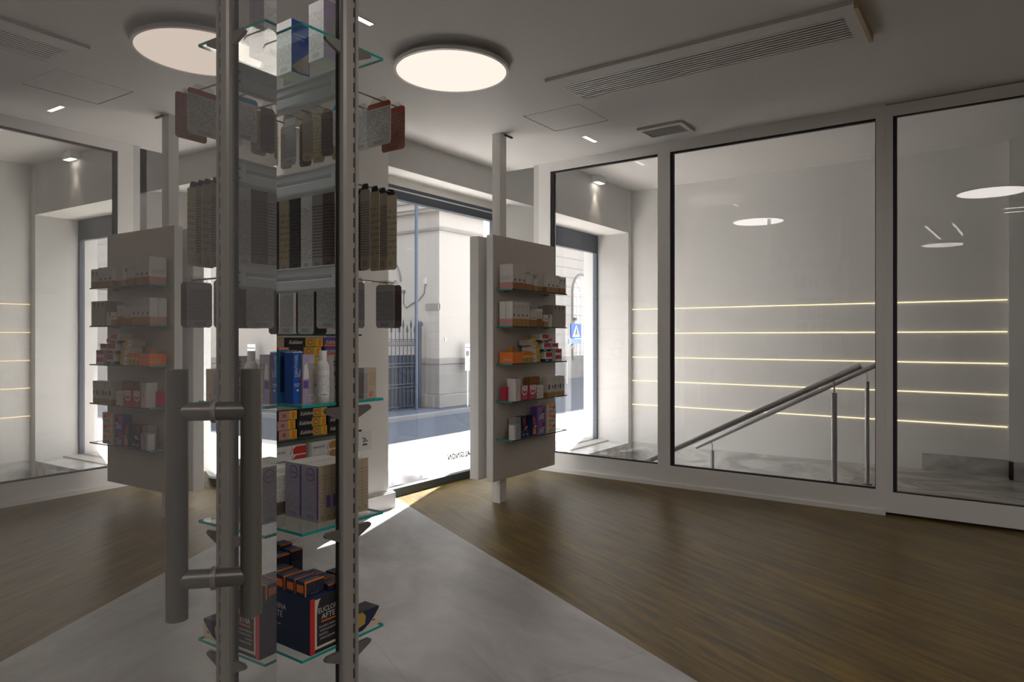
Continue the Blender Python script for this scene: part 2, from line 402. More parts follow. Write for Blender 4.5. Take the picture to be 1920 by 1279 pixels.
# main shop window
w = MB()
zb, zt, yf = .0, 2.80, 4.45
w.box(3.9, 6.02, yf, yf + .07, zt - .12, zt, 'steel_blue'); w.box(3.9, 6.02, yf + .0, yf + .11, 2.80, 2.88, 'panel_edge')
w.box(3.9, 6.02, yf - .02, yf + .05, zb, zb + .075, 'steel_blue'); w.box(3.9, 6.02, yf + .05, yf + .09, zb, zb + .055, 'white_metal')
w.box(5.94, 6.02, yf, yf + .07, zb, zt, 'steel_blue')
w.box(3.9, 4.2, yf, yf + .07, zb, zt, 'steel_blue')
w.box(3.9, 5.94, yf - .004, yf, zt - .045, zt - .033, 'rail')
wo = struct('window_2', w)
g = MB(); g.box(4.2, 5.94, yf + .03, yf + .038, zb + .07, zt - .12, 'pane'); g.build('glass_pane', wo)
lettering(wo, 'ALGINON', .078, 'black', (5.56, yf + .027, .215), right=(-1, 0, 0), shear=.25, bold=.0035)
# stairwell window
w = MB()
ys_ = 4.67
w.box(6.78, 8.67, ys_, ys_ + .06, 2.62, 2.87, 'steel_blue'); w.box(8.63, 8.67, ys_, ys_ + .06, -.02, 2.62, 'steel_blue')
w.box(6.78, 6.82, ys_, ys_ + .06, -.02, 2.62, 'steel_blue'); w.box(6.82, 8.63, ys_, ys_ + .06, -.02, .0, 'steel_blue')
wo = struct('window_3', w)
g = MB(); g.box(6.82, 8.63, ys_ + .02, ys_ + .028, .0, 2.62, 'pane'); g.build('glass_pane', wo)

# glazed partition: fixed part and door
w = MB(); D0, D1 = GX, GX + .07
w.box(D0, D1, 3.60, 3.735, .13, H, 'white_metal'); w.box(D0 + .01, D1, 3.735, 3.80, .0, H, 'header')
w.box(D0, D1, 2.368, 2.482, .31, 3.05, 'white_metal'); w.box(D0, D1, .70, .765, .13, 3.05, 'white_metal')
w.box(D0, D1, .765, 3.60, .13, .31, 'white_metal'); w.box(D0, D1, .70, 3.60, 3.05, H, 'white_metal')
w.box(D0 - .012, D0, .70, 3.735, .11, .165, 'white_metal')
w.box(D0 + .001, D1, .70, 3.735, .0, .13, 'white_metal')
wo = struct('window_1', w)
for (a, b) in ((2.482, 3.60), (.765, 2.368)):
    g = MB(); g.box(GX + .03, GX + .04, a, b, .31, 3.05, 'pane_int'); g.build('glass_pane', wo)
    g = MB(); t = .016
    g.box(GX + .012, GX + .045, a, b, .31, .31 + t * .7, 'gasket'); g.box(GX + .012, GX + .045, a, b, 3.05 - t, 3.05, 'gasket')
    g.box(GX + .012, GX + .045, b - t * 1.6, b, .31, 3.05, 'gasket'); g.box(GX + .03, GX + .045, a, a + t * .5, .31, 3.05, 'gasket')
    g.build('gasket', wo)
w = MB(); X0 = GX + .005; X1 = GX + .06
w.box(X0, X1, .654, .70, .15, 3.13, 'white_metal'); w.box(X0, X1, -1.2, -1.1, .15, 3.13, 'white_metal')
w.box(X0, X1, -1.1, .654, .15, .30, 'white_metal'); w.box(X0, X1, -1.1, .654, 3.045, 3.13, 'white_metal')
wo = struct('door_1', w)
g = MB(); g.box(GX + .03, GX + .04, -1.1, .654, .30, 3.045, 'pane_int'); g.build('glass_pane', wo)
g = MB(); g.box(GX + .012, GX + .045, -1.1, .654, .30, .307, 'gasket'); g.box(GX + .012, GX + .045, -1.1, .654, 3.038, 3.045, 'gasket'); g.box(GX + .01, GX + .045, .630, .654, .30, 3.045, 'gasket'); g.build('gasket', wo)
g = MB(); g.box(GX + .02, GX + .07, -1.2, .70, -.02, .149, 'dark'); struct('door_gap_shade_1', g)  # dark strip stands in for the shaded gap under the door

# ------------------------------------------------------------------ ceiling fittings
def disc_lamp(x, y, r, label, mat='lamp'):
    t = thing('ceiling_lamp', label, 'ceiling light', (x, y, H), 0, 'round ceiling lamps')
    n = 64; m = MB()
    m.lathe([(r * .86, 0), (r * .93, -.03), (r, -.036), (r, -.058), (r - .016, -.060), (r - .018, -.054)], 0, 0, 'panel_edge', n); m.build('lamp_rim', t, smooth=True)
    m = MB(); m.lathe([(r - .018, -.0535), (r - .018, -.0565)], 0, 0, mat, n); m.build('diffuser', t)
disc_lamp(3.29, 2.80, .358, 'large round flush ceiling lamp glowing warm white above the tiled floor')
disc_lamp(1.9, .10, .358, 'round ceiling lamp reflected in the glass of the partition door', 'lamp_hi')
disc_lamp(1.40, 2.85, .358, 'round ceiling lamp above the shelving unit, seen only reflected in the partition', 'lamp_hi')
disc_lamp(-.3, -.9, .358, 'added unseen round fill lamp on the ceiling behind the viewpoint', 'lamp_hi')  # unseen fill, added to brighten the rails and hanging packs
disc_lamp(4.0, -2.4, .358, 'added unseen round fill lamp near the rear wall beside the glass partition', 'lamp_hi')  # added out of view to lift the light inside the shop
disc_lamp(.6, -2.6, .358, 'added unseen round fill lamp deep in the shop', 'lamp_hi')  # extra unseen disc, added for more light indoors
def slit(x, y, l, label):
    t = thing('recessed_downlight', label, 'downlight', (x, y, H), 0, 'slot downlights')
    m = MB(); m.box(-l / 2, l / 2, -.016, .016, -.002, 0, 'slit'); m.build('aperture', t)
    m = MB()
    for a in (-1, 1):
        m.box(-l / 2 - .006, l / 2 + .006, a * .019 - .003, a * .019 + .003, -.003, 0, 'panel_edge'); m.box(a * (l / 2 + .003) - .003, a * (l / 2 + .003) + .003, -.016, .016, -.003, 0, 'panel_edge')
    m.build('downlight_trim', t)
slit(5.24, 2.90, .2, 'small bright slot downlight in ceiling near the display board post')
slit(2.53, 2.81, .2, 'small bright slot downlight in ceiling beside the slotted shelf upright')
t = thing('air_conditioner_grille', 'long white ceiling air grille with narrow slats parallel to the glass partition', 'air grille', (4.1, 1.54, H))
m = MB(); a0, a1, b0, b1 = -.25, .25, -.925, .93
for (x0, x1, y0, y1) in ((a0, -.125, b0, b1), (.17, a1, b0, b1), (-.125, .17, b0, b0 + .07), (-.125, .17, b1 - .055, b1)):
    m.box(x0, x1, y0, y1, -.022, 0, 'ceil')
m.build('grille_frame', t)
m = MB(); m.box(a0, a1, b0 - .02, b0, -.045, 0, 'tan'); m.build('end_strip', t)
m = MB(); m.box(-.125, .17, b0 + .07, b1 - .055, -.004, 0, 'dark'); m.build('recess', t)
m = MB()
for i in range(9):
    x = -.118 + i * .0325
    m.box(x, x + .017, b0 + .07, b1 - .055, -.0215, -.0185, 'skirt')
m.build('slats', t)
t = thing('ceiling_vent', 'small square-cornered ceiling vent with white frame near the partition top', 'vent', (5.345, 2.25, H))
m = MB()
for (x0, x1, y0, y1) in ((-.15, -.105, -.19, .19), (.105, .15, -.19, .19), (-.105, .105, -.19, -.155), (-.105, .105, .165, .19)): m.box(x0, x1, y0, y1, -.02, 0, 'ceil')
m.build('vent_frame', t)
m = MB(); m.box(-.105, .105, -.155, .165, -.006, 0, 'dkgrey')
for i in range(10): m.box(-.1 + i * .021, -.092 + i * .021, -.155, .165, -.014, -.006, 'grey')
m.build('louvre', t)
t = thing('access_hatch', 'square access hatch outlined by a thin dark gap in ceiling', 'ceiling hatch', (4.63, 2.77, H))
m = MB(); m.box(-.23, .23, -.24, .24, -.003, 0, 'ceil'); m.build('hatch_panel', t)
m = MB(); m.box(-.235, .235, .24, .246, -.004, 0, 'dark'); m.box(.23, .236, -.24, .24, -.004, 0, 'dark'); m.build('hatch_gap', t)
t = thing('wall_spotlight', 'small white spotlight box high on wall above the stairwell window', 'spotlight', (7.72, 4.2, 3.46))
m = MB(); m.box(-.09, .09, -.10, 0, -.085, -.0, 'rail_plate', {0: 'rail_plate'}); m.build('spotlight_housing', t)
m = MB(); m.box(-.08, .08, -.09, -.03, -.0875, -.085, 'slit'); m.build('aperture', t)
# linear lights deeper in the shop (seen reflected in the partition)
for i, (x, y) in enumerate(((.2, -.9), (.55, -.9))):
    t = thing('linear_lamp', 'slim linear ceiling lamp deep in the shop, ' + ('one nearer the far end wall' if i == 0 else 'one nearer the partition'), 'ceiling light', (x, y, H), 0, 'linear lamps in the shop')
    m = MB(); m.box(-.02, .02, -.9, .9, -.05, 0, 'panel_edge'); m.build('lamp_profile', t)
    m = MB(); m.box(-.015, .015, -.88, .88, -.053, -.05, 'lamp_hi'); m.build('diffuser', t)

# ------------------------------------------------------------------ reflecting glass door with bar handle
E0 = Vector((1.223, 1.697, 0)); dd = Vector((.690, .724, 0)).normalized(); nn = Vector((.724, -.690, 0)).normalized()
DR = bpy.data.objects.new('door_2', None); COL.objects.link(DR)
DR.location = E0; DR.rotation_euler = (0, 0, math.atan2(dd.y, dd.x))     # local +x along the pane to its free edge, local -y is the room side
tag(DR, 'open frameless glass door reflecting the shop, with tubular bar handle', None, kind='structure')
m = MB(); m.box(-1.72, 0, 0, .010, .012, 3.10, 'door_glass', {3: 'green'}); m.build('door_leaf', DR)
hx = -.767
def bar_handle(sy, off):
    m = MB(); m.tube([(hx, off, .934), (hx, off, 1.374)], .0185, 'alu_dark', 24); h = m.build('door_handle', DR, smooth=True)
    for z in (1.299, 1.003):
        m = MB(); e = off
        m.tube([(hx, 0 if sy < 0 else .010, z), (hx, e - sy * .004, z)], .0165, 'alu_dark', 20); m.build('standoff', h, smooth=True)
        m = MB(); m.tube([(hx, 0 if sy < 0 else .010, z), (hx, (0 if sy < 0 else .010) + sy * .004, z)], .0205, 'alu', 20); m.build('washer', h, smooth=True)
bar_handle(-1, -.062)

# ------------------------------------------------------------------ free-standing double-sided shelving unit
GU = 1.54; GV = 1.74
G = thing('shelving_unit', 'tall metal shelving unit with slotted upright, glass shelves and hanging rails', 'shelving unit', (GU, GV, 0))
def upright(y):
    m = MB()
    # room-facing outline: rounded flank, flat slotted web, rounded rim
    m.prism([(-.036, .034), (-.036, .012), (-.031, .004), (-.020, .0), (.008, .0), (.010, .004), (.017, .004), (.019, 0.), (.030, 0.), (.036, .006), (.036, .034)], 2, 0, H, 'alu')
    z = .06
    while z < H - .05:
        m.box(.0108, .0162, .0030, .0045, z, z + .031, 'dark'); z += .0495
    m.box(-.0372, -.036, .020, .034, 0, H, 'dark')
    m.build('upright', G, loc=(0, y, 0), smooth=False)
upright(0); upright(.90)
def rail(z0, z1):
    m = MB(); h = z1 - z0
    m.prism([(-.014, 0), (-.020, .006), (-.020, h * .42), (-.013, h * .50), (-.020, h * .62), (-.020, h - .008), (-.024, h - .004), (-.024, h), (.024, h), (.024, h - .004), (.020, h - .008), (.020, 0)], 1, .034, .90, 'rail')
    r = m.build('rail', G, loc=(0, 0, z0))
    for y in (.036,):
        m = MB(); m.box(-.0225, -.0205, y, y + .036, h * .08, h * .93, 'rail_plate')
        for zz in (.22, .60): m.tube([(-.0226, y + .012, h * zz), (-.0236, y + .012, h * zz)], .003, 'dark', 8)
        m.build('end_plate', r)
for a, b in ((2.235, 2.313), (1.925, 2.005), (1.59, 1.672)): rail(a, b)
SW = .172
def gshelf(z):
    m = MB(); m.box(-SW, SW, .030, .885, 0, .009, 'shelf_glass', {2: 'edge_teal', 3: 'edge_teal', 4: 'edge_teal', 5: 'edge_teal'})
    s = m.build('glass_shelf', G, loc=(0, 0, z)); 
    for sx in (-1, 1):
        for y in (.010, .885):
            m = MB(); m.prism([(sx * .036, -.006), (sx * .088, -.006), (sx * .098, -.014), (sx * .094, -.022), (sx * .036, -.048)], 1, y, y + .012, 'alu_dark')
            m.build('shelf_bracket', G, loc=(0, 0, z))
SZ = {'top': 2.400, 'mid': 1.210, 'low': .812, 'base': .418}
for z in SZ.values(): gshelf(z)
HK = {}
def hook(v, z, length):
    m = MB(); m.tube([(.02, 0, 0), (length, 0, -.001), (length + .012, 0, .010)], .0028, 'chrome', 8); m.tube([(.02, 0, -.006), (.026, 0, -.006), (.026, 0, .006), (.022, 0, .006)], .004, 'chrome', 6)
    m.build('hook', G, loc=(0, v - GV, z), smooth=True)

# hanging packs: card with blister, hung by a hole; back face (-x) carries the print
def pack(name, label, cat, grp, x, y, z, w, h, mat, rot=0, tab=None, front='plastic', depth=.012, side=1):
    """z = hook height; card hangs below, facing the upright's plane"""
    t = thing(name, label, cat, (x, y, z - .006), rot, grp)
    m = MB(); r = min(.008, w * .2)
    out = [(-w / 2 + r, -h), (w / 2 - r, -h), (w / 2, -h + r), (w / 2, -.004 - r), (w / 2 - r, -.004), (-w / 2 + r, -.004), (-w / 2, -.004 - r), (-w / 2, -h + r)]
    m.prism(out, 0, -.0008, .0008, mat); m.build('card', t)
    m = MB(); m.hexa([(.001, -w * .36, -h * .92), (depth, -w * .30, -h * .90), (depth, w * .30, -h * .90), (.001, w * .36, -h * .92), (.001, -w * .36, -h * .3), (depth, -w * .30, -h * .33), (depth, w * .30, -h * .33), (.001, w * .36, -h * .3)], front); m.build('blister', t)
    m = MB(); tw = w * .34
    m.prism([(-tw, -.006), (tw, -.006), (tw, .004), (tw * .7, .014), (-tw * .7, .014), (-tw, .004)], 0, -.001, .001, tab or 'plastic'); m.build('hang_tab', t)
    if name == 'toothbrush_pack' :
        m = MB(); m.box(.002, .009, -.004, .004, -h * .88, -h * .10, 'ltblue' if tab is None else 'dkgrey'); m.build('toothbrush', t)
    return t
ordn = ['first', 'second', 'third', 'fourth', 'fifth', 'sixth', 'seventh', 'eighth']
# upper rail
L1 = [(1.785, 2.265, .26, [(1.705, .098, .155, 'pr_orange', 'red-topped'), (1.775, .098, .158, 'pr_redbrown', 'red-brown')]),
      (1.895, 2.265, .24, [(1.64, .085, .150, 'pr_bluetop', 'blue-topped'), (1.72, .085, .150, 'pr_white', 'white')]),
      (2.005, 2.262, .24, [(1.66, .045, .165, 'pr_dkbrown', 'dark brown'), (1.71, .055, .165, 'pr_olive', 'olive')]),
      (2.09, 2.262, .24, [(1.64, .04, .175, 'pr_brown', 'brown'), (1.69, .05, .17, 'pr_olive', 'sand-coloured')]),
      (2.18, 2.262, .24, [(1.63, .06, .180, 'pr_grey', 'grey'), (1.70, .05, .17, 'pr_dkbrown', 'chocolate')]),
      (2.27, 2.262, .24, [(1.62, .05, .180, 'pr_olive', 'yellowish'), (1.68, .05, .17, 'pr_brown', 'umber')])]
for i, (v, z, ln, ps) in enumerate(L1):
    hook(v, z, ln)
    for j, (x, w_, h_, mt, cn) in enumerate(ps):
        pack('blister_pack', f'{cn} blister card on the {ordn[i]} hook of the upper rail, {"behind" if j else "nearest the rail"}', 'blister pack', 'blister cards on the upper rail', x, v, z, w_ * 1.18, h_, mt, rot=random.uniform(-.05, .35) if i else .0)
# middle rail: tall narrow toothbrush packs
L2 = [(1.80, 1.955, .24, [(1.655, .046, .285, 'pr_brown'), (1.70, .046, .285, 'pr_olive'), (1.735, .046, .28, 'pr_brown'), (1.775, .052, .275, 'pr_olive')]),
      (1.865, 1.955, .22, [(1.60, .052, .290, 'pr_white'), (1.65, .05, .29, 'pr_dark'), (1.70, .05, .28, 'pr_dkbrown')]),
      (1.925, 1.955, .22, [(1.60, .045, .285, 'pr_dkbrown'), (1.65, .05, .285, 'pr_dark')]),
      (1.985, 1.955, .22, [(1.60, .048, .285, 'pr_grey'), (1.66, .05, .28, 'pr_dkbrown')]),
      (2.045, 1.955, .22, [(1.60, .062, .285, 'pr_white'), (1.66, .055, .28, 'pr_dark')]),
      (2.11, 1.955, .22, [(1.60, .05, .285, 'pr_dark'), (1.66, .055, .28, 'pr_dkbrown')]),
      (2.175, 1.955, .22, [(1.60, .055, .285, 'pr_olive'), (1.66, .055, .28, 'pr_dark')]),
      (2.24, 1.955, .22, [(1.60, .055, .285, 'pr_dark'), (1.66, .055, .28, 'pr_dkbrown')])]
CN = dict(pr_brown='brown', pr_olive='olive', pr_white='white-backed', pr_dark='black', pr_dkbrown='dark brown', pr_grey='grey', pr_lilac='lilac')
for i, (v, z, ln, ps) in enumerate(L2):
    hook(v, z, ln)
    for j, (x, w_, h_, mt) in enumerate(ps):
        pack('toothbrush_pack', f'tall {CN[mt]} toothbrush pack, {ordn[i]} hook of the middle rail, {("nearest the rail", "second from it", "third from it", "outermost")[j]}', 'toothbrush pack', 'toothbrush packs on the middle rail', x, v, z, w_, h_, mt, rot=random.uniform(.0, .38), tab='black')
L3 = [(1.80, 1.628, .25, [(1.75, .092, .158, 'pr_grey'), (1.785, .092, .158, 'pr_dkbrown'), (1.62, .07, .16, 'pr_grey')]),
      (1.93, 1.628, .22, [(1.60, .085, .160, 'pr_white'), (1.67, .085, .16, 'pr_dark')]),
      (2.05, 1.628, .22, [(1.60, .065, .180, 'pr_white'), (1.66, .06, .18, 'pr_dark')]),
      (2.16, 1.628, .22, [(1.60, .065, .180, 'pr_white'), (1.67, .06, .18, 'pr_dkbrown')]),
      (2.26, 1.628, .22, [(1.61, .06, .180, 'pr_dark')])]
for i, (v, z, ln, ps) in enumerate(L3):
    hook(v, z, ln)
    for j, (x, w_, h_, mt) in enumerate(ps):
        pack('blister_pack', f'{CN[mt]} blister card, {ordn[i]} hook of lower rail, {("nearest the rail", "second from the rail", "outermost")[j] if i else ("outer of two overlapping", "at the hook tip", "small, close to the rail")[j]}', 'blister pack', 'blister cards on the lower rail', x, v, z, w_ * (1.2 if i else 1), h_, mt, rot=random.uniform(.0, .25) if i else 0.)

# ------------------------------------------------------------------ cartons
def carton(name, label, cat, grp, x, y, z, w, d, h, mat, bands=None, faces=None, rot=0, flap=True):
    """box with its near bottom corner at (x, y, z): +w along x, +d along y. bands: [(z0, z1, mat)] as fractions, faces: {face index: mat}"""
    t = thing(name, label, cat, (x + w / 2, y + d / 2, z), rot, grp)
    m = MB(); lv = sorted({0., 1.} | {b for q in (bands or []) for b in q[:2]})
    for a, b in zip(lv, lv[1:]):
        mt = mat
        for q in (bands or []):
            if q[0] <= a + 1e-6 and b <= q[1] + 1e-6: mt = q[2]
        fc = {k: v for k, v in (faces or {}).items()} if mt == mat else {}
        bb = len(m.v)
        x0, x1, y0, y1, z0, z1 = -w / 2, w / 2, -d / 2, d / 2, a * h, b * h
        m.v += [(x0, y0, z0), (x1, y0, z0), (x1, y1, z0), (x0, y1, z0), (x0, y0, z1), (x1, y0, z1), (x1, y1, z1), (x0, y1, z1)]
        for k, f in ((2, (0, 1, 5, 4)), (3, (1, 2, 6, 5)), (4, (2, 3, 7, 6)), (5, (3, 0, 4, 7))):
            m.f.append(tuple(bb + i for i in f)); m.m.append(m.mi(fc.get(k, mt)))
        if a == 0: m.f.append((bb + 3, bb + 2, bb + 1, bb)); m.m.append(m.mi(mt))
        if b == 1: m.f.append((bb + 4, bb + 5, bb + 6, bb + 7)); m.m.append(m.mi(fc.get(1, mt)))
    m.build('carton_body', t)
    if flap:
        m = MB(); m.box(-w / 2 + .0006, w / 2 - .0006, -d / 2 + .0006, d / 2 - .002, h, h + .0008, (faces or {}).get(1, mat) if not bands else mat); m.build('lid_flap', t)
    return t
def patch(t, side, a0, a1, z0, z1, mat, w, d, name='printed_label', th=.0006):
    """thin printed patch on a carton; side '-y' or '-x'; a = fraction along the face, z in metres"""
    m = MB()
    if side == '-y': m.box(-w / 2 + a0 * w, -w / 2 + a1 * w, -d / 2 - th, -d / 2 + .0001, z0, z1, mat)
    else: m.box(-w / 2 - th, -w / 2 + .0001, d / 2 - a1 * d, d / 2 - a0 * d, z0, z1, mat)
    return m.build(name, t)
def shape(t, side, pts, mat, w, d, name='printed_label', th=.0005, off=0.):
    """flat printed shape: pts in metres measured from the face's lower corner at the viewer's left"""
    m = MB()
    if side == '-y': m.prism([(-w / 2 + a, b) for a, b in pts], 1, -d / 2 - th - off, -d / 2 - off, mat)
    else: m.prism([(d / 2 - a, b) for a, b in pts], 0, -w / 2 - th - off, -w / 2 - off, mat)
    return m.build(name, t)
def circ(cx, cz, r, n=20, a0=0, a1=2 * PI): return [(cx + r * math.cos(a0 + (a1 - a0) * i / n), cz + r * math.sin(a0 + (a1 - a0) * i / n)) for i in range(n)]
def write(t, side, txt, size, mat, a, z, w, d, up=None, **kw):
    if side == '-y':
        org = (-w / 2 + a, -d / 2 - .0012, z); r = (1, 0, 0)
    else:
        org = (-w / 2 - .0012, d / 2 - a, z); r = (0, -1, 0)
    u = (0, 0, 1)
    if up == 'vert':                       # reads upwards
        u = tuple(-k for k in r); r = (0, 0, 1)
    return lettering(t, txt, size, mat, org, right=r, up=u, **kw)

# --- top glass shelf: tall cartons
zt_ = SZ['top'] + .0095
for i, (x, y, w_, d_, h_, ml, mr, lb) in enumerate(((1.62, 2.36, .07, .10, .20, 'blue', 'blue', 'tall blue carton on the top glass shelf, farthest from the slotted upright'),
        (1.60, 2.13, .08, .09, .195, 'pr_white', 'blue', 'tall white and blue carton standing in the middle of the top glass shelf'),
        (1.585, 1.93, .075, .085, .205, 'pr_white', 'lilac', 'tall beige printed carton on the top glass shelf beside the slotted upright'))):
    t = carton('carton', lb, 'medicine box', 'cartons on the top glass shelf', x, y, zt_, w_, d_, h_, 'white', faces={5: ml, 2: mr, 1: 'white', 3: 'white'}, rot=-.02 * i)
    if mr == 'blue':
        shape(t, '-y', [(0, h_ * .1), (w_ * .95, h_ * .45), (w_ * .95, h_ * .05), (w_ * .4, h_ * .02)], 'taupe', w_, d_)
        patch(t, '-y', .1, .8, h_ * .72, h_ * .74, 'lilac', w_, d_); patch(t, '-y', .2, .7, h_ * .65, h_ * .665, 'lilac', w_, d_)
    else: patch(t, '-y', .2, .8, h_ * .3, h_ * .7, 'grey', w_, d_)
t = carton('carton', 'tall grey carton on the top glass shelf, on the side turned away from the window', 'medicine box', 'cartons on the top glass shelf', 1.385, 2.05, zt_, .08, .09, .20, 'offwhite', faces={5: 'pr_grey', 2: 'pr_white'}); patch(t, '-y', .1, .9, .06, .1, 'grey', .08, .09)

# --- middle glass shelf
zm = SZ['mid'] + .0095
t = carton('carton', 'slim dark blue carton with orange top standing behind the bright blue one', 'toothpaste box', 'cartons on the middle glass shelf', 1.368, 1.885, zm, .036, .045, .178, 'teal', bands=[(.965, 1, 'orange')])
patch(t, '-y', .1, .9, .035, .165, 'navy', .036, .045)
t = carton('carton', 'green and white carton at the far end of the middle glass shelf', 'toothpaste box', 'cartons on the middle glass shelf', 1.372, 1.95, zm, .035, .045, .172, 'green'); patch(t, '-y', .05, .45, .03, .16, 'white', .035, .045)
t = carton('toothpaste_carton', 'bright blue toothpaste carton with white upright lettering on the middle glass shelf', 'toothpaste box', 'cartons on the middle glass shelf', 1.374, 1.822, zm, .037, .045, .165, 'blue', bands=[(.985, 1, 'white')])
write(t, '-y', 'DENTOGEL', .0140, 'white', .0155, .085, .037, .045, up='vert')
shape(t, '-y', [(.018, .09), (.036, .14), (.036, .085), (.028, .07)], 'ltblue', .037, .045); shape(t, '-y', [(.022, .078), (.034, .105), (.034, .082), (.026, .07)], 'magenta', .037, .045, off=.0006)
patch(t, '-y', .35, .55, .04, .046, 'white', .037, .045); patch(t, '-y', .1, .7, .062, .064, 'white', .037, .045); patch(t, '-y', .1, .6, .056, .058, 'white', .037, .045)
t = carton('carton', 'white and grey carton with purple square beside the white bottle', 'medicine box', 'cartons on the middle glass shelf', 1.402, 1.812, zm, .048, .05, .155, 'grey', faces={5: 'pr_beige', 2: 'lilac'})
patch(t, '-y', .06, .46, .048, .073, 'purple', .048, .05); shape(t, '-y', [(.004, .078), (.03, .078), (.016, .13), (.006, .12)], 'white', .048, .05); patch(t, '-y', .5, .98, .004, .15, 'pr_grey', .048, .05)
# bottle
t = thing('lotion_bottle', 'white plastic bottle with tall cap on the middle glass shelf', 'bottle', (1.468, 1.795, zm), 0)
m = MB(); m.lathe([(.019, 0), (.0215, .004), (.0215, .110), (.020, .122), (.014, .133), (.0125, .136)], 0, 0, 'white', 28); m.build('bottle_body', t, smooth=True)
m = MB(); m.lathe([(.0125, .134), (.0125, .165), (.0115, .168)], 0, 0, 'panel_edge', 24); m.build('bottle_cap', t, smooth=True)
m = MB(); a = [(.0219 * math.cos(th), .0219 * math.sin(th)) for th in [(-PI * .95) + i * PI * .75 / 16 for i in range(17)]]
for (p, q) in zip(a, a[1:]): m.poly([(p[0], p[1], .02), (q[0], q[1], .02), (q[0], q[1], .105), (p[0], p[1], .105)], 'pr_white')
m.build('bottle_label', t)
t = carton('carton', 'pale grey printed carton squeezed between the white bottle and slotted upright', 'medicine box', 'cartons on the middle glass shelf', 1.497, 1.783, zm, .036, .04, .150, 'white')
write(t, '-y', 'Afto', .011, 'navy', .002, .128, .036, .04); write(t, '-y', 'med', .011, 'navy', .002, .118, .036, .04)
shape(t, '-y', circ(.014, .092, .009), 'grey', .036, .04); patch(t, '-y', .1, .9, .07, .072, 'grey', .036, .04); patch(t, '-y', .2, .8, .064, .066, 'grey', .036, .04); patch(t, '-y', .3, .45, .045, .05, 'black', .036, .04)
t = carton('carton', 'beige carton with a round red prohibition mark, beyond the slotted upright', 'medicine box', 'cartons on the middle glass shelf', 1.635, 1.785, zm, .057, .04, .105, 'beige', faces={2: 'beige', 5: 'pr_grey'})
patch(t, '-y', 0, .30, 0, .105, 'pr_grey', .057, .04)
shape(t, '-y', circ(.034, .016, .0095), 'red', .057, .04); shape(t, '-y', circ(.034, .016, .0078), 'beige', .057, .04, off=.0006); shape(t, '-y', [(.028, .0105), (.0295, .009), (.040, .0215), (.0385, .023)], 'red', .057, .04, off=.0012)
for k in range(7): patch(t, '-y', .42, .95, .045 + k * .007, .047 + k * .007, 'tan', .057, .04)

# --- low glass shelf: row of tall slim white cartons
zl = SZ['low'] + .0095
k = 0
for r in range(2):
    for i in range(8):
        x = 1.476 + i * .0272 - (0 if r == 0 else .0)
        if r == 1 and i > 5: continue
        y = 1.826 + r * .088
        lb = f'tall white carton, low glass shelf, {"front" if r == 0 else "second"} row, {ordn[i]} from the door side'
        t = carton('medicine_carton', lb, 'medicine box', 'tall white cartons on the low glass shelf', x, y, zl, .0265, .086, .185, 'pr_beige' , faces={5: 'pr_lilac', 2: 'pr_beige', 1: 'offwhite'})
        if i == 0:
            m0 = .044
            shape(t, '-x', circ(m0, .155, .022, 28), 'ink', .0265, .086); shape(t, '-x', circ(m0, .155, .0195, 28), 'pr_lilac' if False else 'lilac', .0265, .086, off=.0006)
            write(t, '-x', 'Prolap' if False else 'Freep', .013, 'ink', .029, .150, .0265, .086, shear=.2)
            patch(t, '-x', .9, .985, .01, .18, 'purple', .0265, .086)
        if i in (1, 2, 3): patch(t, '-y', .2, .8, .045, .085, 'purple', .0265, .086)
for r in range(3):
    for i in range(2):
        carton('flat_carton', f'flat white carton lying behind the tall white cartons, {("lowest", "middle", "top")[r]} of {("the stack beside them", "the far stack")[i]}', 'medicine box', 'flat cartons on the low glass shelf', 1.40 + i * .10, 2.02 + i * .12, zl + r * .045, .10, .10, .044, 'offwhite', faces={2: 'pr_dkbrown' if r < 1 else 'pr_white', 5: 'pr_white' if r else 'pr_dkbrown'})

# --- base glass shelf
zb_ = SZ['base'] + .0095
W_, D_, H_ = .165, .28, .176
t = carton('display_carton', 'large navy carton with orange-red edge and white lettering on the lowest glass shelf', 'medicine box', None, 1.402, 1.775, zb_, W_, D_, H_, 'navy', faces={2: 'black', 1: 'navy'})
patch(t, '-y', 0, .11, .0, H_ - .001, 'red', W_, D_, 'red_edge')
shape(t, '-y', [(.018, .012), (.165, .012), (.165, .020), (.026, .020), (.026, .12), (.029, .145), (.036, .165), (.042, H_ - .006), (.018, H_ - .006)], 'cream', W_, D_)
write(t, '-y', 'EUCLORINA', .0235, 'white', .030, .124, W_, D_, xs=.86); write(t, '-y', 'AFTE', .0245, 'white', .044, .102, W_, D_)
patch(t, '-y', .27, .72, .092, .096, 'orange', W_, D_)
for q, s_ in enumerate(('SOLLIEVO RAPIDO', 'E PROLUNGATO', 'PRATICA', 'APPLICAZIONE')): write(t, '-y', s_, .0088, 'offwhite', .034 + .004 * (q % 2), .076 - q * .0125, W_, D_)
write(t, '-x', 'EUCLORINA', .026, 'white', .030, .118, W_, D_, xs=.9); write(t, '-x', 'AFTE', .028, 'white', .080, .092, W_, D_); write(t, '-x', 'sollievo rapido', .008, 'offwhite', .085, .066, W_, D_)
t = carton('display_carton', 'low cream and navy counter display box at the window end of the lowest glass shelf', 'medicine box', None, 1.60, 1.785, zb_, .105, .07, .062, 'navy', faces={1: 'black'})
shape(t, '-y', [(.03, 0), (.105, 0), (.105, .056), (.085, .034), (.06, .014)], 'cream', .105, .07); shape(t, '-y', [(0, .012), (.04, .02), (.044, .045), (.03, .062), (0, .062)], 'gold', .105, .07); patch(t, '-y', .7, .82, .018, .024, 'red', .105, .07)
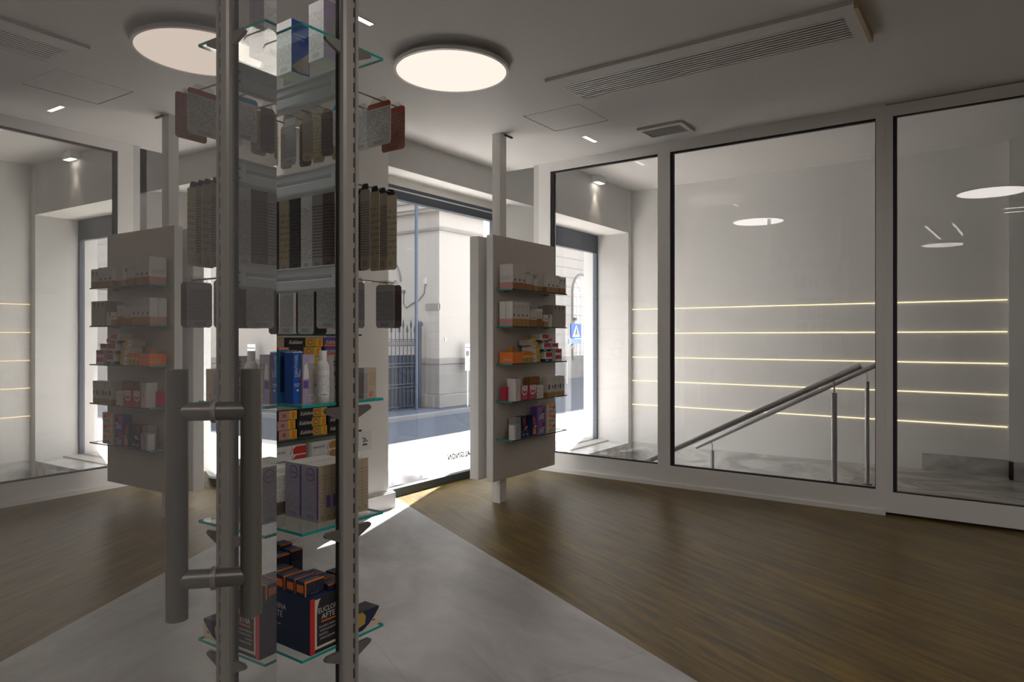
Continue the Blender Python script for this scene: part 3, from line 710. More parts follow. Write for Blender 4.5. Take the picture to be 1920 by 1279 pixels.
t = carton('carton', 'tall black carton with small white print behind the low display box', 'medicine box', 'navy cartons on the lowest glass shelf', 1.585, 1.862, zb_, .09, .06, .19, 'pr_navy', faces={1: 'navy'})
nb = 0
pile = [(1.405, 1.805, .177, .075, .045), (1.405, 1.855, .177, .075, .045), (1.487, 1.79, .177, .076, .018), (1.487, 1.85, .177, .076, .018), (1.487, 1.91, .177, .076, .018),
        (1.405, 1.91, .177, .075, .045), (1.405, 1.965, .177, .075, .048), (1.40, 2.065, 0, .08, .262), (1.40, 2.125, 0, .08, .270), (1.487, 2.065, 0, .055, .235), (1.548, 2.065, 0, .05, .24), (1.548, 2.125, 0, .05, .25)]
wh = ['top of the near corner of the big carton', 'big carton behind the corner one', 'big carton by the upright', 'big carton, second from the upright', 'big carton, third from the upright', 'big carton, third along its door edge', 'big carton, fourth along its door edge', 'shelf behind it, door side, nearer', 'shelf behind it, door side, farther', 'shelf behind it, middle', 'shelf behind it, window side, nearer', 'shelf behind it, window side, farther']
for i, (x, y, dz, w_, h_) in enumerate(pile):
    d_ = .047 if i < 2 else .052
    t = carton('small_carton', f'small navy carton with orange edge on {wh[i]}', 'medicine box', 'navy cartons on the lowest glass shelf', x, y, zb_ + dz + .001, w_, d_, h_, 'navy', faces={1: 'navy', 2: 'pr_navy'}, rot=random.uniform(-.03, .03))
    m = MB(); m.box(-w_ / 2 - .0004, w_ / 2 + .0004, -d_ / 2 - .0006, -d_ / 2 + .003, h_ - .0035, h_ + .0012, 'orange')
    if i in (0, 1, 5, 6): m.box(-w_ / 2 - .0006, -w_ / 2 + .004, -d_ / 2 - .0012, -d_ / 2 + .0005, 0, h_, 'orange')
    m.build('orange_edge', t)
    if i in (0, 1, 5, 6): patch(t, '-x', .15, .85, .010, .034, 'orange', w_, d_)
    lettering(t, 'EUCLORINA', .010, 'lilac', (-w_ / 2 + .012, -.012, h_ + .0012), right=(1, .0, 0), up=(0, 1, 0))
carton('carton', 'cream carton at the far end of the lowest glass shelf behind the navy ones', 'medicine box', None, 1.40, 2.19, zb_, .09, .07, .285, 'cream', faces={1: 'cream'})

# ------------------------------------------------------------------ double boards on a post, with glass shelves
def board(x0, x1, label, zs, xs0, xs1, depth, double=True):
    v = 3.35
    t = thing('display_board', label, 'display stand', ((x0 + x1) / 2, v, 0), 0, 'floating display boards')
    hw = (x1 - x0) / 2; zb0, zt0 = .262, 2.262
    def pan(y0, y1, front):
        m = MB(); m.box(-hw, hw, y0, y1, zb0, zt0, 'panel_edge', {2: 'panel_face'} if front else {4: 'panel_face'}); m.build('board_panel', t, bevel=.002)
    pan(0, .066, True)
    if double: pan(.15, .24, False)
    cx = (x0 + x1) / 2
    m = MB(); fz = floor_z(4.66, 3.46) - .004 if x0 > 4 else 0.
    px = 4.68 - cx if x0 > 4 else 0.
    m.box(px - .045, px + .045, .068, .148, fz, H, 'panel_edge', {2: 'panel_face'} if False else None); m.build('post', t)
    m = MB(); m.box(px + .02, px + .13, .06, .075, H - .012, H, 'dark'); m.build('ceiling_bracket', t)
    for z in zs:
        m = MB(); m.box(xs0 - cx, xs1 - cx, -depth, 0, z - .010, z, 'shelf_glass', {5: 'edge_teal', 2: 'teal_dark', 3: 'teal_dark'}); m.build('glass_shelf', t)
        m = MB()
        for sx in (xs0 - cx + .12, xs1 - cx - .12): m.box(sx - .01, sx + .01, -.05, 0, z - .018, z - .010, 'alu')
        m.build('shelf_clip', t)
    return t
ZS = (1.82, 1.522, 1.222, .917, .607)
board(4.45, 5.392, 'floating taupe display board on a white post with five glass shelves by the window', ZS, 4.485, 5.335, .165)
board(2.0, 2.93, 'taupe display board of dental products seen behind the shelving unit', (1.45, 1.165, .868, .575), 2.02, 2.90, .165, double=False)

FY = 3.19   # front line of the goods on the window display
def it(name, label, x0, x1, s, h, mat, bands=None, faces=None, y=FY, d=.13, cat='medicine box', dz=0.):
    return carton(name, label, cat, f'goods on the {("top", "second", "third", "fourth", "bottom")[s]} shelf of the window display board', x0 + .0008, y, ZS[s] + dz + .0006, x1 - x0 - .0016, d, h, mat, bands, faces, flap=h > .03)
def place(i, n): return f'{ordn[i]} from the door side'
BR = [(0, .30, 'brown')]
# top shelf
for i, (a, b) in enumerate(((4.500, 4.565), (4.565, 4.628), (4.628, 4.685))):
    t = it('cosmetic_carton', f'tall white carton with brown foot on window board top shelf, {place(i, 3)}', a, b, 0, .200, 'offwhite', [(0, .27, 'brown')], {5: 'white', 1: 'white'})
    patch(t, '-y', .35, .65, .066, .084, 'ink', b - a, .13)
    if i == 0:
        m = MB(); m.box(-(b - a) / 2 - .0006, -(b - a) / 2 + .0002, -.0645, .0645, 0, .054, 'pink'); m.build('side_band', t)
        patch(t, '-x', .1, .9, .075, .11, 'offwhite', b - a, .13)
for i, (a, b) in enumerate(((4.69, 4.74), (4.74, 4.792))):
    it('cosmetic_carton', f'short white carton with brown foot beside the tall ones, top shelf, {("nearer", "farther")[i]} one', a, b, 0, .128, 'offwhite', [(0, .40, 'brown')], {5: 'white'}, d=.08)
it('cosmetic_carton', 'tiny white carton with dark motif in front on the top shelf', 4.80, 4.852, 0, .100, 'white', [(0, .42, 'ochre')], y=3.186, d=.03)
for i, (a, b) in enumerate(((4.80, 4.90), (4.905, 5.0))):
    t = it('cosmetic_carton', f'wide white carton with brown foot behind the tiny one on the top shelf, {("door side", "window side")[i]}', a, b, 0, .158, 'offwhite', [(0, .28, 'brown')], {5: 'white'}, y=3.225, d=.09)
    patch(t, '-y', .1, .9, .05, .14, 'taupe' if i == 0 else 'offwhite', b - a, .09)
for i, (a, b) in enumerate(((5.005, 5.075), (5.075, 5.145), (5.145, 5.212))):
    t = it('cosmetic_carton', f'medium white brown-footed carton on top shelf, {("first", "second", "third")[i]} of the equal three windowward', a, b, 0, .152, 'offwhite', [(0, .30, 'brown')], {5: 'white'})
    patch(t, '-y', .3, .62, .054, .070, 'ink', b - a, .13)
for i, (a, b) in enumerate(((5.216, 5.268), (5.268, 5.322))):
    t = it('cosmetic_carton', f'white carton with window stripe at the window end of the top shelf, {("inner", "outer")[i]}', a, b, 0, .145, 'offwhite', [(0, .32, 'brown'), (.58, .62, 'taupe'), (.88, 1, 'white')])
    patch(t, '-y', .3, .6, .100, .125, 'ink', b - a, .13)
# second shelf
for i, (a, b) in enumerate(((4.495, 4.560), (4.560, 4.622), (4.622, 4.682), (4.682, 4.740))):
    t = it('cosmetic_carton', f'tall white carton with ochre foot, window board second shelf, {place(i, 4)}', a, b, 1, .197, 'offwhite', [(0, .30, 'ochre')], {5: 'white', 1: 'white'}, d=.13)
    patch(t, '-y', .25, .5, .078, .096, 'ink', b - a, .13)
    shape(t, '-y', circ((b - a) * .45, .155, .011, 14), 'grey', b - a, .13); shape(t, '-y', circ((b - a) * .45, .155, .007, 14), 'offwhite', b - a, .13, off=.0006)
    if i == 0:
        m = MB(); m.box(-(b - a) / 2 - .0006, -(b - a) / 2 + .0002, -.0645, .0645, 0, .059, 'pink'); m.box(-(b - a) / 2 - .0009, -(b - a) / 2 + .0002, -.002, .001, 0, .197, 'taupe'); m.build('side_band', t)
for i, (a, b) in enumerate(((4.745, 4.798), (4.798, 4.850))):
    t = it('cosmetic_carton', f'short white carton with brown foot in mid second shelf, {("nearer the tall four", "nearer the jars")[i]}', a, b, 1, .132, 'offwhite', [(0, .42, 'brown')], d=.06)
    patch(t, '-y', .4, .6, .066, .078, 'ink', b - a, .06)
for i, x in enumerate((4.878, 4.928)):
    t = thing('cosmetic_jar', f'brown jar with white cap on second shelf of window board, {("door side", "window side")[i]}', 'jar', (x, 3.215, ZS[1] + .001), 0, 'jars on the second shelf')
    m = MB(); m.lathe([(.022, 0), (.024, .003), (.024, .066)], 0, 0, 'brown', 20); m.lathe([(.024, .066), (.024, .122), (.022, .125)], 0, 0, 'offwhite', 20); m.build('jar_body', t, smooth=True)
    m = MB(); m.lathe([(.0255, .125), (.0255, .146), (.0235, .149)], 0, 0, 'white', 20); m.build('jar_cap', t, smooth=True)
    t = carton('cosmetic_carton', f'small white carton standing behind the jars of the second shelf, {("door side", "window side")[i]}', 'medicine box', 'goods on the second shelf of the window display board', x - .024, 3.25, ZS[1] + .001, .048, .04, .178, 'offwhite'); patch(t, '-y', .2, .6, .15, .17, 'taupe', .048, .04)
t = it('cosmetic_carton', 'small carton with white top and ochre foot beside the jars', 4.958, 5.022, 1, .100, 'white', [(0, .45, 'ochre')], d=.05); patch(t, '-y', .3, .7, .06, .072, 'taupe', .064, .05)
t = it('cosmetic_carton', 'slim white carton with slanted dark wedge on the second shelf', 5.027, 5.095, 1, .105, 'offwhite', d=.05); shape(t, '-y', [(.006, .06), (.028, .10), (.014, .102), (.006, .10)], 'purple', .066, .05)
it('cosmetic_carton', 'plain taupe carton standing against the board on second shelf', 4.96, 5.12, 1, .180, 'taupe', y=3.27, d=.055)
t = it('cosmetic_carton', 'wide grey carton with three black wedges at window end of second shelf', 5.112, 5.318, 1, .190, 'taupe', faces={2: 'taupe', 3: 'white'}, d=.11)
for k in range(3): shape(t, '-y', [(.020 + k * .062, .178), (.044 + k * .062, .178), (.034 + k * .062, .135)], 'ink', .204, .11)
patch(t, '-y', .01, .99, .125, .128, 'grey', .204, .11)
# third shelf
t = it('sachet_box', 'flat bright orange box with white dots at the door end of third shelf', 4.497, 4.64, 2, .088, 'orange', y=3.188, d=.13, cat='box')
for k in range(5): shape(t, '-x', circ(.045 + k * .017, .028, .006, 12), 'white', .1414, .13)
patch(t, '-x', .3, .75, .045, .048, 'cream', .1414, .13)
t = it('sachet_box', 'small brown-orange box propped on the orange box', 4.56, 4.62, 2, .045, 'ochre', y=3.24, d=.05, dz=.0895, cat='box')
for i, (a, b, h_) in enumerate(((4.645, 4.690, .058), (4.693, 4.740, .062), (4.742, 4.800, .060))):
    t = it('sachet_box', f'small yellow-orange box on third shelf, {place(i, 3)}', a, b, 2, h_, 'yellow', bands=[(0, .7, 'gold')], d=.06, cat='box'); patch(t, '-y', .1, .35, .005, .04, 'brown', b - a, .06)
    t = it('sachet_box', f'little orange packet lying on the yellow boxes, {place(i, 3)}', a, b - .006, 2, .030, 'orange', dz=h_ + .001, d=.05, cat='box')
for i, (a, z0, h_, mt) in enumerate(((4.805, 0, .042, 'white'), (4.800, .043, .050, 'white'), (4.785, .094, .048, 'white'), (4.745, .143, .042, 'offwhite'))):
    t = it('sachet_box', f'white end of a yellow box in the stepped stack on third shelf, {("lowest", "second up", "third up", "topmost")[i]}', a, a + .060, 2, h_, mt, y=3.20, d=.1, dz=z0, cat='box'); patch(t, '-y', .2, .8, h_ * .45, h_ * .65, 'grey', .06, .1)
for i, (a, z0, h_) in enumerate(((4.867, 0, .040), (4.862, .041, .040), (4.858, .082, .040), (4.83, .123, .048), (4.80, .172, .030))):
    it('sachet_box', f'yellow box in the stack against the white ends, {("lowest", "second up", "middle", "fourth up", "topmost")[i]}', a, a + .075, 2, h_, 'yellow', bands=[(0, .12, 'gold')], y=3.215, d=.09, dz=z0, cat='box')
for i, (a, b, z0, h_) in enumerate(((4.975, 5.10, 0, .085), (4.945, 5.075, .086, .078), (4.915, 5.04, .165, .072))):
    t = it('ointment_box', f'white box with crimson label and navy foot on third shelf, {("lowest", "middle", "top")[i]} of the leaning stack', a, b, 2, h_, 'white', bands=[(0, .28, 'navy')], y=3.195, d=.10, dz=z0, cat='box')
    patch(t, '-y', .2, .97, h_ * .45, h_ * .95, 'crimson', b - a, .10); patch(t, '-y', .3, .85, h_ * .66, h_ * .74, 'pink', b - a, .10); patch(t, '-y', .2, .5, h_ * .1, h_ * .2, 'white', b - a, .10)
for i, (a, b, z0, h_) in enumerate(((5.17, 5.285, 0, .055), (5.17, 5.285, .056, .052), (5.12, 5.225, .109, .050), (5.05, 5.13, .165, .034))):
    t = it('ointment_box', f'small white box with crimson top at the window end of third shelf, {("lowest", "second up", "third up", "topmost")[i]}', a, b, 2, h_, 'white', y=3.21, d=.08, dz=z0, cat='box'); patch(t, '-y', .05, .9, h_ * .35, h_ * .95, 'crimson', b - a, .08); patch(t, '-y', .4, .8, h_ * .6, h_ * .7, 'pink', b - a, .08)
# fourth shelf
it('cream_box', 'red box at the door end of the fourth shelf behind the tall white one', 4.49, 4.53, 3, .115, 'crimson', y=3.255, d=.05)
t = it('cream_box', 'tall white carton with red top on the fourth shelf', 4.532, 4.602, 3, .182, 'white', faces={1: 'crimson', 2: 'offwhite', 5: 'white'}, y=3.185, d=.085); patch(t, '-y', .5, .62, .07, .11, 'pink', .069, .085)
for i, (a, b) in enumerate(((4.606, 4.716), (4.722, 4.845))):
    t = it('cream_box', f'red box with white shield on the fourth shelf, {("nearer the tall white carton", "nearer the checked box")[i]}', a, b, 3, .118, 'crimson', y=3.19, d=.04)
    W = b - a
    shape(t, '-y', [(W * .3, .045), (W * .5, .036), (W * .78, .045), (W * .92, .07), (W * .94, .117), (W * .18, .117), (W * .2, .07)], 'white', W, .04)
    shape(t, '-y', [(W * .25, .085), (W * .35, .06), (W * .55, .052), (W * .75, .06), (W * .85, .085), (W * .55, .07)], 'crimson', W, .04, off=.0006); patch(t, '-y', .35, .8, .098, .104, 'grey', W, .04, th=.0012)
    patch(t, '-y', .3, .8, .015, .022, 'pink', W, .04)
t = it('cream_box', 'white box with grey check pattern on the fourth shelf', 4.85, 4.95, 3, .108, 'white', d=.05)
for r in range(5):
    for q in range(4):
        if (r + q) % 2 == 0: patch(t, '-y', .08 + q * .22, .22 + q * .22, .008 + r * .018, .018 + r * .018, 'grey', .1, .05)
for i, (a, b) in enumerate(((4.86, 4.91), (4.912, 4.962), (4.964, 5.014))):
    t = it('cream_box', f'brown topped box at back of fourth shelf, {place(i, 3)}', a, b, 3, .175, 'brown', y=3.27, d=.05); shape(t, '-y', [(.01, .135), (.03, .15), (.045, .138), (.03, .142)], 'pink', .05, .05)
for i, (a, b) in enumerate(((5.02, 5.118), (5.122, 5.205), (5.208, 5.295))):
    t = it('cream_box', f'beige carton with black bar, ochre foot, fourth shelf, {place(i, 3)}', a, b, 3, .172, 'offwhite', bands=[(0, .22, 'ochre')], d=.06)
    patch(t, '-y', .12, .36, .065, .105, 'black', b - a, .06); shape(t, '-y', [((b - a) * .55, .08), ((b - a) * .8, .1), ((b - a) * .9, .09), ((b - a) * .88, .06), ((b - a) * .7, .09)], 'black', b - a, .06)
# bottom shelf
for i, a in enumerate((4.515, 4.545)):
    t = it('tablet_box', f'slim white and blue-grey box at the door end of bottom shelf, {("first", "second")[i]}', a, a + .022, 4, .118, 'lilac', faces={5: 'white', 2: 'white' if i == 0 else 'grey'}, y=3.19, d=.05)
t = it('tablet_box', 'grey-blue patterned box beside the slim white ones on bottom shelf', 4.568, 4.615, 4, .120, 'grey', y=3.19, d=.06); patch(t, '-y', .1, .9, .02, .06, 'lilac', .047, .06)
for i, (a, b, z0) in enumerate(((4.62, 4.665, 0), (4.67, 4.72, 0))):
    t = it('tablet_box', f'small dark navy box in front on the bottom shelf, {("nearer the door side", "nearer the window side")[i]}', a, b, 4, .058, 'navy', y=3.185, d=.05); patch(t, '-y', .3, .9, .025, .035, 'lilac', b - a, .05)
def busy(name, label, a, b, h_, base, z0, cs, y=3.2, d=.07):
    t = it(name, label, a, b, 4, h_, base, y=y, d=d, dz=z0, cat='box'); W = b - a - .0016
    shape(t, '-y', [(W * .12, h_ * .93), (W * .55, h_ * .93), (W * .6, h_ * .6), (W * .3, h_ * .55)], cs[0], W, d)
    shape(t, '-y', [(W * .55, h_ * .45), (W * .75, h_ * .95), (W * .92, h_ * .5)], cs[1], W, d, off=.0006)
    shape(t, '-y', [(W * .15, h_ * .08), (W * .9, h_ * .08), (W * .8, h_ * .38), (W * .3, h_ * .42)], cs[2], W, d)
    patch(t, '-y', .55, .92, h_ * .42, h_ * .5, 'white', W, d, th=.0013)
    return t
busy('sanitary_pack', 'grey-green and blue pack standing behind the navy boxes on bottom shelf', 4.625, 4.70, .165, 'taupe', 0, ('ltblue', 'grey', 'teal'), y=3.25)
busy('sanitary_pack', 'red and navy pack on bottom shelf beside the grey-green one', 4.705, 4.79, .165, 'navy', 0, ('red', 'navy', 'orange'), y=3.24)
busy('sanitary_pack', 'narrow red and navy pack beside the purple stack on bottom shelf', 4.795, 4.862, .168, 'navy', 0, ('red', 'purple', 'orange'))
for i, z0 in enumerate((0, .118)): busy('sanitary_pack', f'purple pack with red leaf on bottom shelf, {("lower", "upper")[i]} of the stack of two', 4.87, 4.995, .116, 'purple', z0, ('magenta', 'navy', 'lilac'))
for i, z0 in enumerate((0, .081, .162)): busy('sanitary_pack', f'orange and grey pack with red triangle at window end of bottom shelf, {("lowest", "middle", "top")[i]} of three', 5.02, 5.17, .079, 'cream', z0, ('orange', 'crimson', 'grey'))
m = MB()

# ------------------------------------------------------------------ goods on the board behind the shelving unit
def kuk(a, z, y, grp, label, kindc, w_=.20):
    hh = .052
    t = carton('denture_cream_carton', label, 'denture cream box', grp, a, y, z, w_, .045, hh, 'black' if kindc != 2 else 'purple', flap=False)
    if kindc == 0:
        patch(t, '-y', .50, .80, .001, hh - .001, 'gold', w_, .045); patch(t, '-y', .80, 1, .001, hh - .001, 'yellow', w_, .045); shape(t, '-y', circ(w_ * .63, hh * .5, .014, 12), 'red', w_, .045, off=.0007); shape(t, '-y', circ(w_ * .63, hh * .5, .009, 12), 'yellow', w_, .045, off=.0013)
        patch(t, '-y', .87, .95, .008, hh - .008, 'orange', w_, .045, th=.0013)
    elif kindc == 1:
        patch(t, '-y', .52, .80, .001, hh - .001, 'pink', w_, .045); patch(t, '-y', .80, 1, .001, hh - .001, 'yellow', w_, .045); shape(t, '-y', circ(w_ * .66, hh * .5, .013, 5), 'brown', w_, .045, off=.0007); patch(t, '-y', .87, .95, .008, hh - .008, 'orange', w_, .045, th=.0013)
    else:
        patch(t, '-y', 0, 1, .001, .012, 'orange', w_, .045); patch(t, '-y', .55, 1, .001, hh - .001, 'ochre', w_, .045)
    write(t, '-y', 'Kukident', .030, 'offwhite', .010, hh * .32, w_, .045, shear=.35, bold=.0006, xs=.80)
    return t
gk = 'denture cream cartons on the board behind'
rowsU = [(0, .053 * k) for k in range(5)]
for k in range(5):
    kuk(2.385 - .012 * (k % 2), 1.1656 + .053 * k, 3.215, gk, f'black and yellow denture cream carton on upper shelf of board behind, {ordn[k]} up', 0, .245)
for k in range(5):
    kuk(2.640 + .004 * (k % 2), 1.1656 + .053 * k, 3.215, gk, f'purple denture cream carton on the board behind, {ordn[k]} up in the stack by the upright', 2, .19)
for k in range(3): carton('carton', f'plain tan carton on the board behind, {("lowest", "middle", "top")[k]} of the stack nearest the glass door', 'medicine box', 'tan cartons on the board behind', 2.20, 3.215, 1.1656 + .09 * k, .165, .045, .089, 'tan', flap=False)
for k in range(3):
    kuk(2.460 - .008 * (k % 2), .8686 + .053 * k, 3.215, gk, f'black and gold denture cream carton, middle stack on lower shelf of board behind, {ordn[k]} up', 0, .20)
    kuk(2.672, .8686 + .053 * k, 3.215, gk, f'black and gold denture cream carton by the upright, lower shelf of board behind, {ordn[k]} up', 0, .20)
for k in range(3):
    kuk(2.20 - .01 * (k % 2), .8686 + .053 * k, 3.21, gk, f'black and pink denture cream carton on the lower shelf of the board behind, {ordn[k]} up', 1, .245)
for s_, (a, colr, cn) in enumerate(((2.27, 'red', 'red'), (2.54, 'ochre', 'gold'))):
    for k in range(5):
        w_ = .23; t = carton('toothpaste_carton', f'white toothpaste carton with {cn} end on the board behind, {ordn[k]} up in its stack', 'toothpaste box', 'white toothpaste cartons on the board behind', a, 3.20, .5756 + .051 * k, w_ if s_ == 0 else .2, .05, .050, 'white', flap=False)
        W = w_ if s_ == 0 else .2
        shape(t, '-y', [(W * .62, .004), (W, .004), (W, .046), (W * .7, .046), (W * .62, .03)], colr, W, .05)
        write(t, '-y', 'SENSODYNE', .017, 'navy', .008, .016, W, .05, xs=.88); shape(t, '-y', [(W * .53, .004), (W * .545, .004), (W * .61, .046), (W * .595, .046)], 'ink', W, .05)

# small notice on the wall pier
t = thing('wall_notice', 'small pale square notice stuck low on the white pier beside the window', 'notice', (3.86, 4.198, .52))
m = MB(); m.box(-.07, .07, -.002, 0, 0, .15, 'skirt'); m.build('notice_sheet', t)
m = MB()
for (a, b, c_, d_) in ((-.03, .02, .04, .055), (-.025, -.005, .065, .08), (.0, .03, .07, .078), (-.03, 0, .092, .102), (-.01, .01, .082, .09)): m.box(a, b, -.003, -.002, c_, d_, 'ink')
m.build('notice_print', t)

# ------------------------------------------------------------------ stair handrails
def handrail(x, label, y_top, z_top, y_bot, z_bot, posts, cap):
    t = thing('handrail', label, 'handrail', (x, y_top, 0), 0, 'steel stair handrails')
    m = MB(); m.tube([(0, 0, z_top), (0, y_bot - y_top, z_bot)], .024, 'steel', 16); m.build('rail_tube', t, smooth=True)
    sl = (z_bot - z_top) / (y_bot - y_top)
    for (y, zb2) in posts:
        zr = z_top + sl * (y - y_top); m = MB()
        m.tube([(0, y - y_top, zb2), (0, y - y_top, zr - .12)], .021, 'steel', 14); m.tube([(0, y - y_top, zr - .12), (0, y - y_top, zr - .07), (0, y - y_top + .01, zr - .02)], .006, 'steel', 8)
        if cap: m.tube([(0, y - y_top, zb2), (0, y - y_top, zb2 + .012)], .045, 'steel', 16)
        m.build('rail_post', t, smooth=True)
handrail(6.0, 'steel stair handrail nearer the glass partition, sloping down towards the window', .904, 1.21, 3.6, -.19, [(1.10, -.015), (2.85, -.95)], False)
handrail(7.57, 'steel stair handrail farther from the partition, on two slim posts', .90, 1.22, 2.83, .19, [(1.09, -.015), (2.64, -.85)], True)

# ------------------------------------------------------------------ the street outside
w = MB(); w.box(-10, 34, 4.9, 6.7, -.15, -.002, 'pave'); w.box(3.5, 8.67, 4.5, 4.9, -.15, -.002, 'pave'); w.box(3.9, 6.4, 4.45, 4.5, -.15, -.001, 'pave'); struct('pavement', w)
w = MB(); w.box(-10, 40, 6.7, 26, -.20, -.03, 'asphalt'); struct('street', w)  # begins at the shade edge, so the darker tone draws it
w = MB(); w.box(-10, 12, 8.55, 8.67, -.03, .045, 'kerb_stone'); w.box(-10, 12, 8.67, 9.6, -.03, .04, 'asphalt'); struct('kerb_far_side', w)
# gatehouse building
t = thing('gatehouse', 'cream rendered gatehouse with stone base and cornice across the street', 'building', (10.25, 9.04, 0))
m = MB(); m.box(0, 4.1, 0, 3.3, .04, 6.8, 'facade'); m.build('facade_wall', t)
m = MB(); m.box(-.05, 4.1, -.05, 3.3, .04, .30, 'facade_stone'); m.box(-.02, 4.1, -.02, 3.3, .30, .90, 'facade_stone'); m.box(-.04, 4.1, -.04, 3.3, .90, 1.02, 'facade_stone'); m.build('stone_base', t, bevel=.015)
m = MB()
for z in (1.20, 1.37, 1.54, 1.71, 1.88): m.box(-.004, .002, -.002, .34, z, z + .012, 'joint')
m.box(-.03, .02, .0, .34, 1.98, 2.10, 'facade_stone'); m.build('quoin_joints', t)
m = MB(); m.box(-.04, 4.1, -.04, 3.3, 3.55, 3.60, 'facade_stone'); m.box(-.10, 4.15, -.10, 3.3, 3.92, 3.98, 'facade'); m.box(-.16, 4.2, -.16, 3.3, 3.98, 4.10, 'facade'); m.box(-.2, 4.22, -.2, 3.3, 4.10, 4.16, 'facade_stone'); m.build('cornice', t)
m = MB(); rr0, rr1, yc, zc = .56, .52, 1.58, 2.58
for i in range(18):
    a, b = PI * i / 18, PI * (i + 1) / 18
    P = lambda r, q, x: (x, yc + r * math.cos(q), zc + r * math.sin(q))
    m.hexa([P(rr0, a, -.03), P(rr1, a, -.03), P(rr1, a, 0), P(rr0, a, 0), P(rr0, b, -.03), P(rr1, b, -.03), P(rr1, b, 0), P(rr0, b, 0)], 'facade_stone')
m.build('arch_moulding', t)
m = MB(); m.box(.15, .21, -.012, 0, 1.36, 1.42, 'ink', {2: 'grey'}); m.build('wall_plaque', t)
# courtyard wall behind the gate
t = thing('courtyard_building', 'cream courtyard building far behind the iron gate', 'building', (8.3, 12.5, 0))
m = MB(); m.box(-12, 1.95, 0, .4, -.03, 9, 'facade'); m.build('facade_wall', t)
m = MB(); m.box(-12, 1.95, -.02, 0, 4.3, 4.33, 'joint'); m.build('string_course', t)
# iron gate
t = thing('iron_gate', 'dark blue wrought iron gate with spear tips beside the gatehouse', 'gate', (8.0, 9.42, .04))
for i in range(20):
    x = .05 + i * .106; m = MB(); hh = 1.48 + (.10 if i % 2 else 0)
    m.tube([(x, 0, 0), (x, 0, hh)], .009, 'iron', 6); m.tube([(x, 0, hh), (x, 0, hh + .03), (x, 0, hh + .08), (x, 0, hh + .17)], [.009, .022, .018, .001], 'iron', 6)
    m.tube([(x + .05 * math.cos(a), 0, 1.28 + .05 * math.sin(a)) for a in [2 * PI * k / 10 for k in range(11)]], .006, 'iron', 5)
    m.build('gate_bar', t)
m = MB()
for z in (.05, .42, .48, .82, .88, 1.22, 1.34): m.box(0, 2.13, -.012, .012, z, z + .022, 'iron')
m.build('gate_rails', t)
m = MB(); m.box(0, 2.13, .02, .03, .03, 1.05, 'gate_sheet'); m.build('gate_backing_sheet', t)
m = MB(); m.box(2.02, 2.10, -.05, .03, 0, 1.66, 'iron'); m.tube([(2.06, -.01, 1.66), (2.10, -.01, 1.70), (2.16, -.01, 1.67), (2.15, -.01, 1.62)], .015, 'iron', 6); m.build('gate_post', t)
w = MB(); w.tube([(9.79, 9.22, .04), (9.79, 9.22, 4.1)], .032, 'pipe', 12); w.tube([(9.79, 9.22, 4.0), (9.79, 9.22, 4.1)], .05, 'pipe', 12)
tag(w.build('street_pipe', smooth=True), 'slim blue-grey upright pipe rising beside the iron gate', 'pipe')
w = MB(); cbl = [(9.992, 2.36), (10.0, 2.12), (9.92, 2.03), (9.77, 2.11), (9.58, 2.18), (9.43, 2.31), (9.40, 2.50)]
w.tube([(10.234, y, z) for y, z in cbl], .010, 'ink', 6); w.box(10.20, 10.249, 9.36, 9.42, 2.50, 2.62, 'grey'); w.box(10.21, 10.249, 9.96, 10.02, 2.34, 2.40, 'ink')
tag(w.build('hanging_cable'), 'dark sagging cable with wall clips above the iron gate', 'cable')
# notice board on pole by the gatehouse
t = thing('street_notice', 'small white and grey notice panel on a thin pole before the gatehouse', 'sign', (10.90, 8.85, .04))
m = MB(); m.tube([(0, 0, 0), (0, 0, 1.2)], .012, 'panel_edge', 8); m.build('sign_pole', t)
m = MB(); m.box(-.10, .12, -.03, -.012, .72, 1.26, 'panel_edge'); m.box(-.10, .03, -.034, -.03, .72, .98, 'grey'); m.box(-.09, .0, -.034, -.03, 1.02, 1.12, 'ink'); m.box(.03, .09, -.034, -.03, 1.04, 1.10, 'grey'); m.box(-.10, .12, -.034, -.03, 1.18, 1.2, 'ink'); m.build('sign_panel', t)
# long facade further down the street
t = thing('palazzo', 'pale rusticated facade with tall arched window farther along the street', 'building', (12.2, 12.7, -.03))
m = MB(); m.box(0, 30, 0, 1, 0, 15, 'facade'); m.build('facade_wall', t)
m = MB()
for k in range(13): m.box(0, 30, -.012, 0, .9 + k * .34, .9 + k * .34 + .02, 'joint')
m.box(0, 30, -.10, 0, 4.95, 5.0, 'joint'); m.box(0, 30, -.12, 0, 5.0, 5.2, 'facade'); m.box(0, 30, -.2, 0, 5.2, 5.26, 'facade_stone'); m.box(0, 30, -.03, 0, 0, .8, 'facade_stone'); m.build('string_course', t)
m = MB(); cx = 10.1; hw = .72
m.box(cx - hw, cx - hw + .07, -.05, 0, .7, 3.1, 'facade_stone'); m.box(cx + hw - .07, cx + hw, -.05, 0, .7, 3.1, 'facade_stone'); m.box(cx - hw, cx + hw, -.05, 0, .66, .74, 'facade_stone')
for r0, r1 in ((.72, .65),):
    for i in range(16):
        a, b = PI * i / 16, PI * (i + 1) / 16
        m.hexa([(cx + r0 * math.cos(a), -.05, 3.1 + r0 * math.sin(a)), (cx + r1 * math.cos(a), -.05, 3.1 + r1 * math.sin(a)), (cx + r1 * math.cos(a), 0, 3.1 + r1 * math.sin(a)), (cx + r0 * math.cos(a), 0, 3.1 + r0 * math.sin(a)),
                (cx + r0 * math.cos(b), -.05, 3.1 + r0 * math.sin(b)), (cx + r1 * math.cos(b), -.05, 3.1 + r1 * math.sin(b)), (cx + r1 * math.cos(b), 0, 3.1 + r1 * math.sin(b)), (cx + r0 * math.cos(b), 0, 3.1 + r0 * math.sin(b))], 'facade_stone')
fr = m.build('window_frame', t)
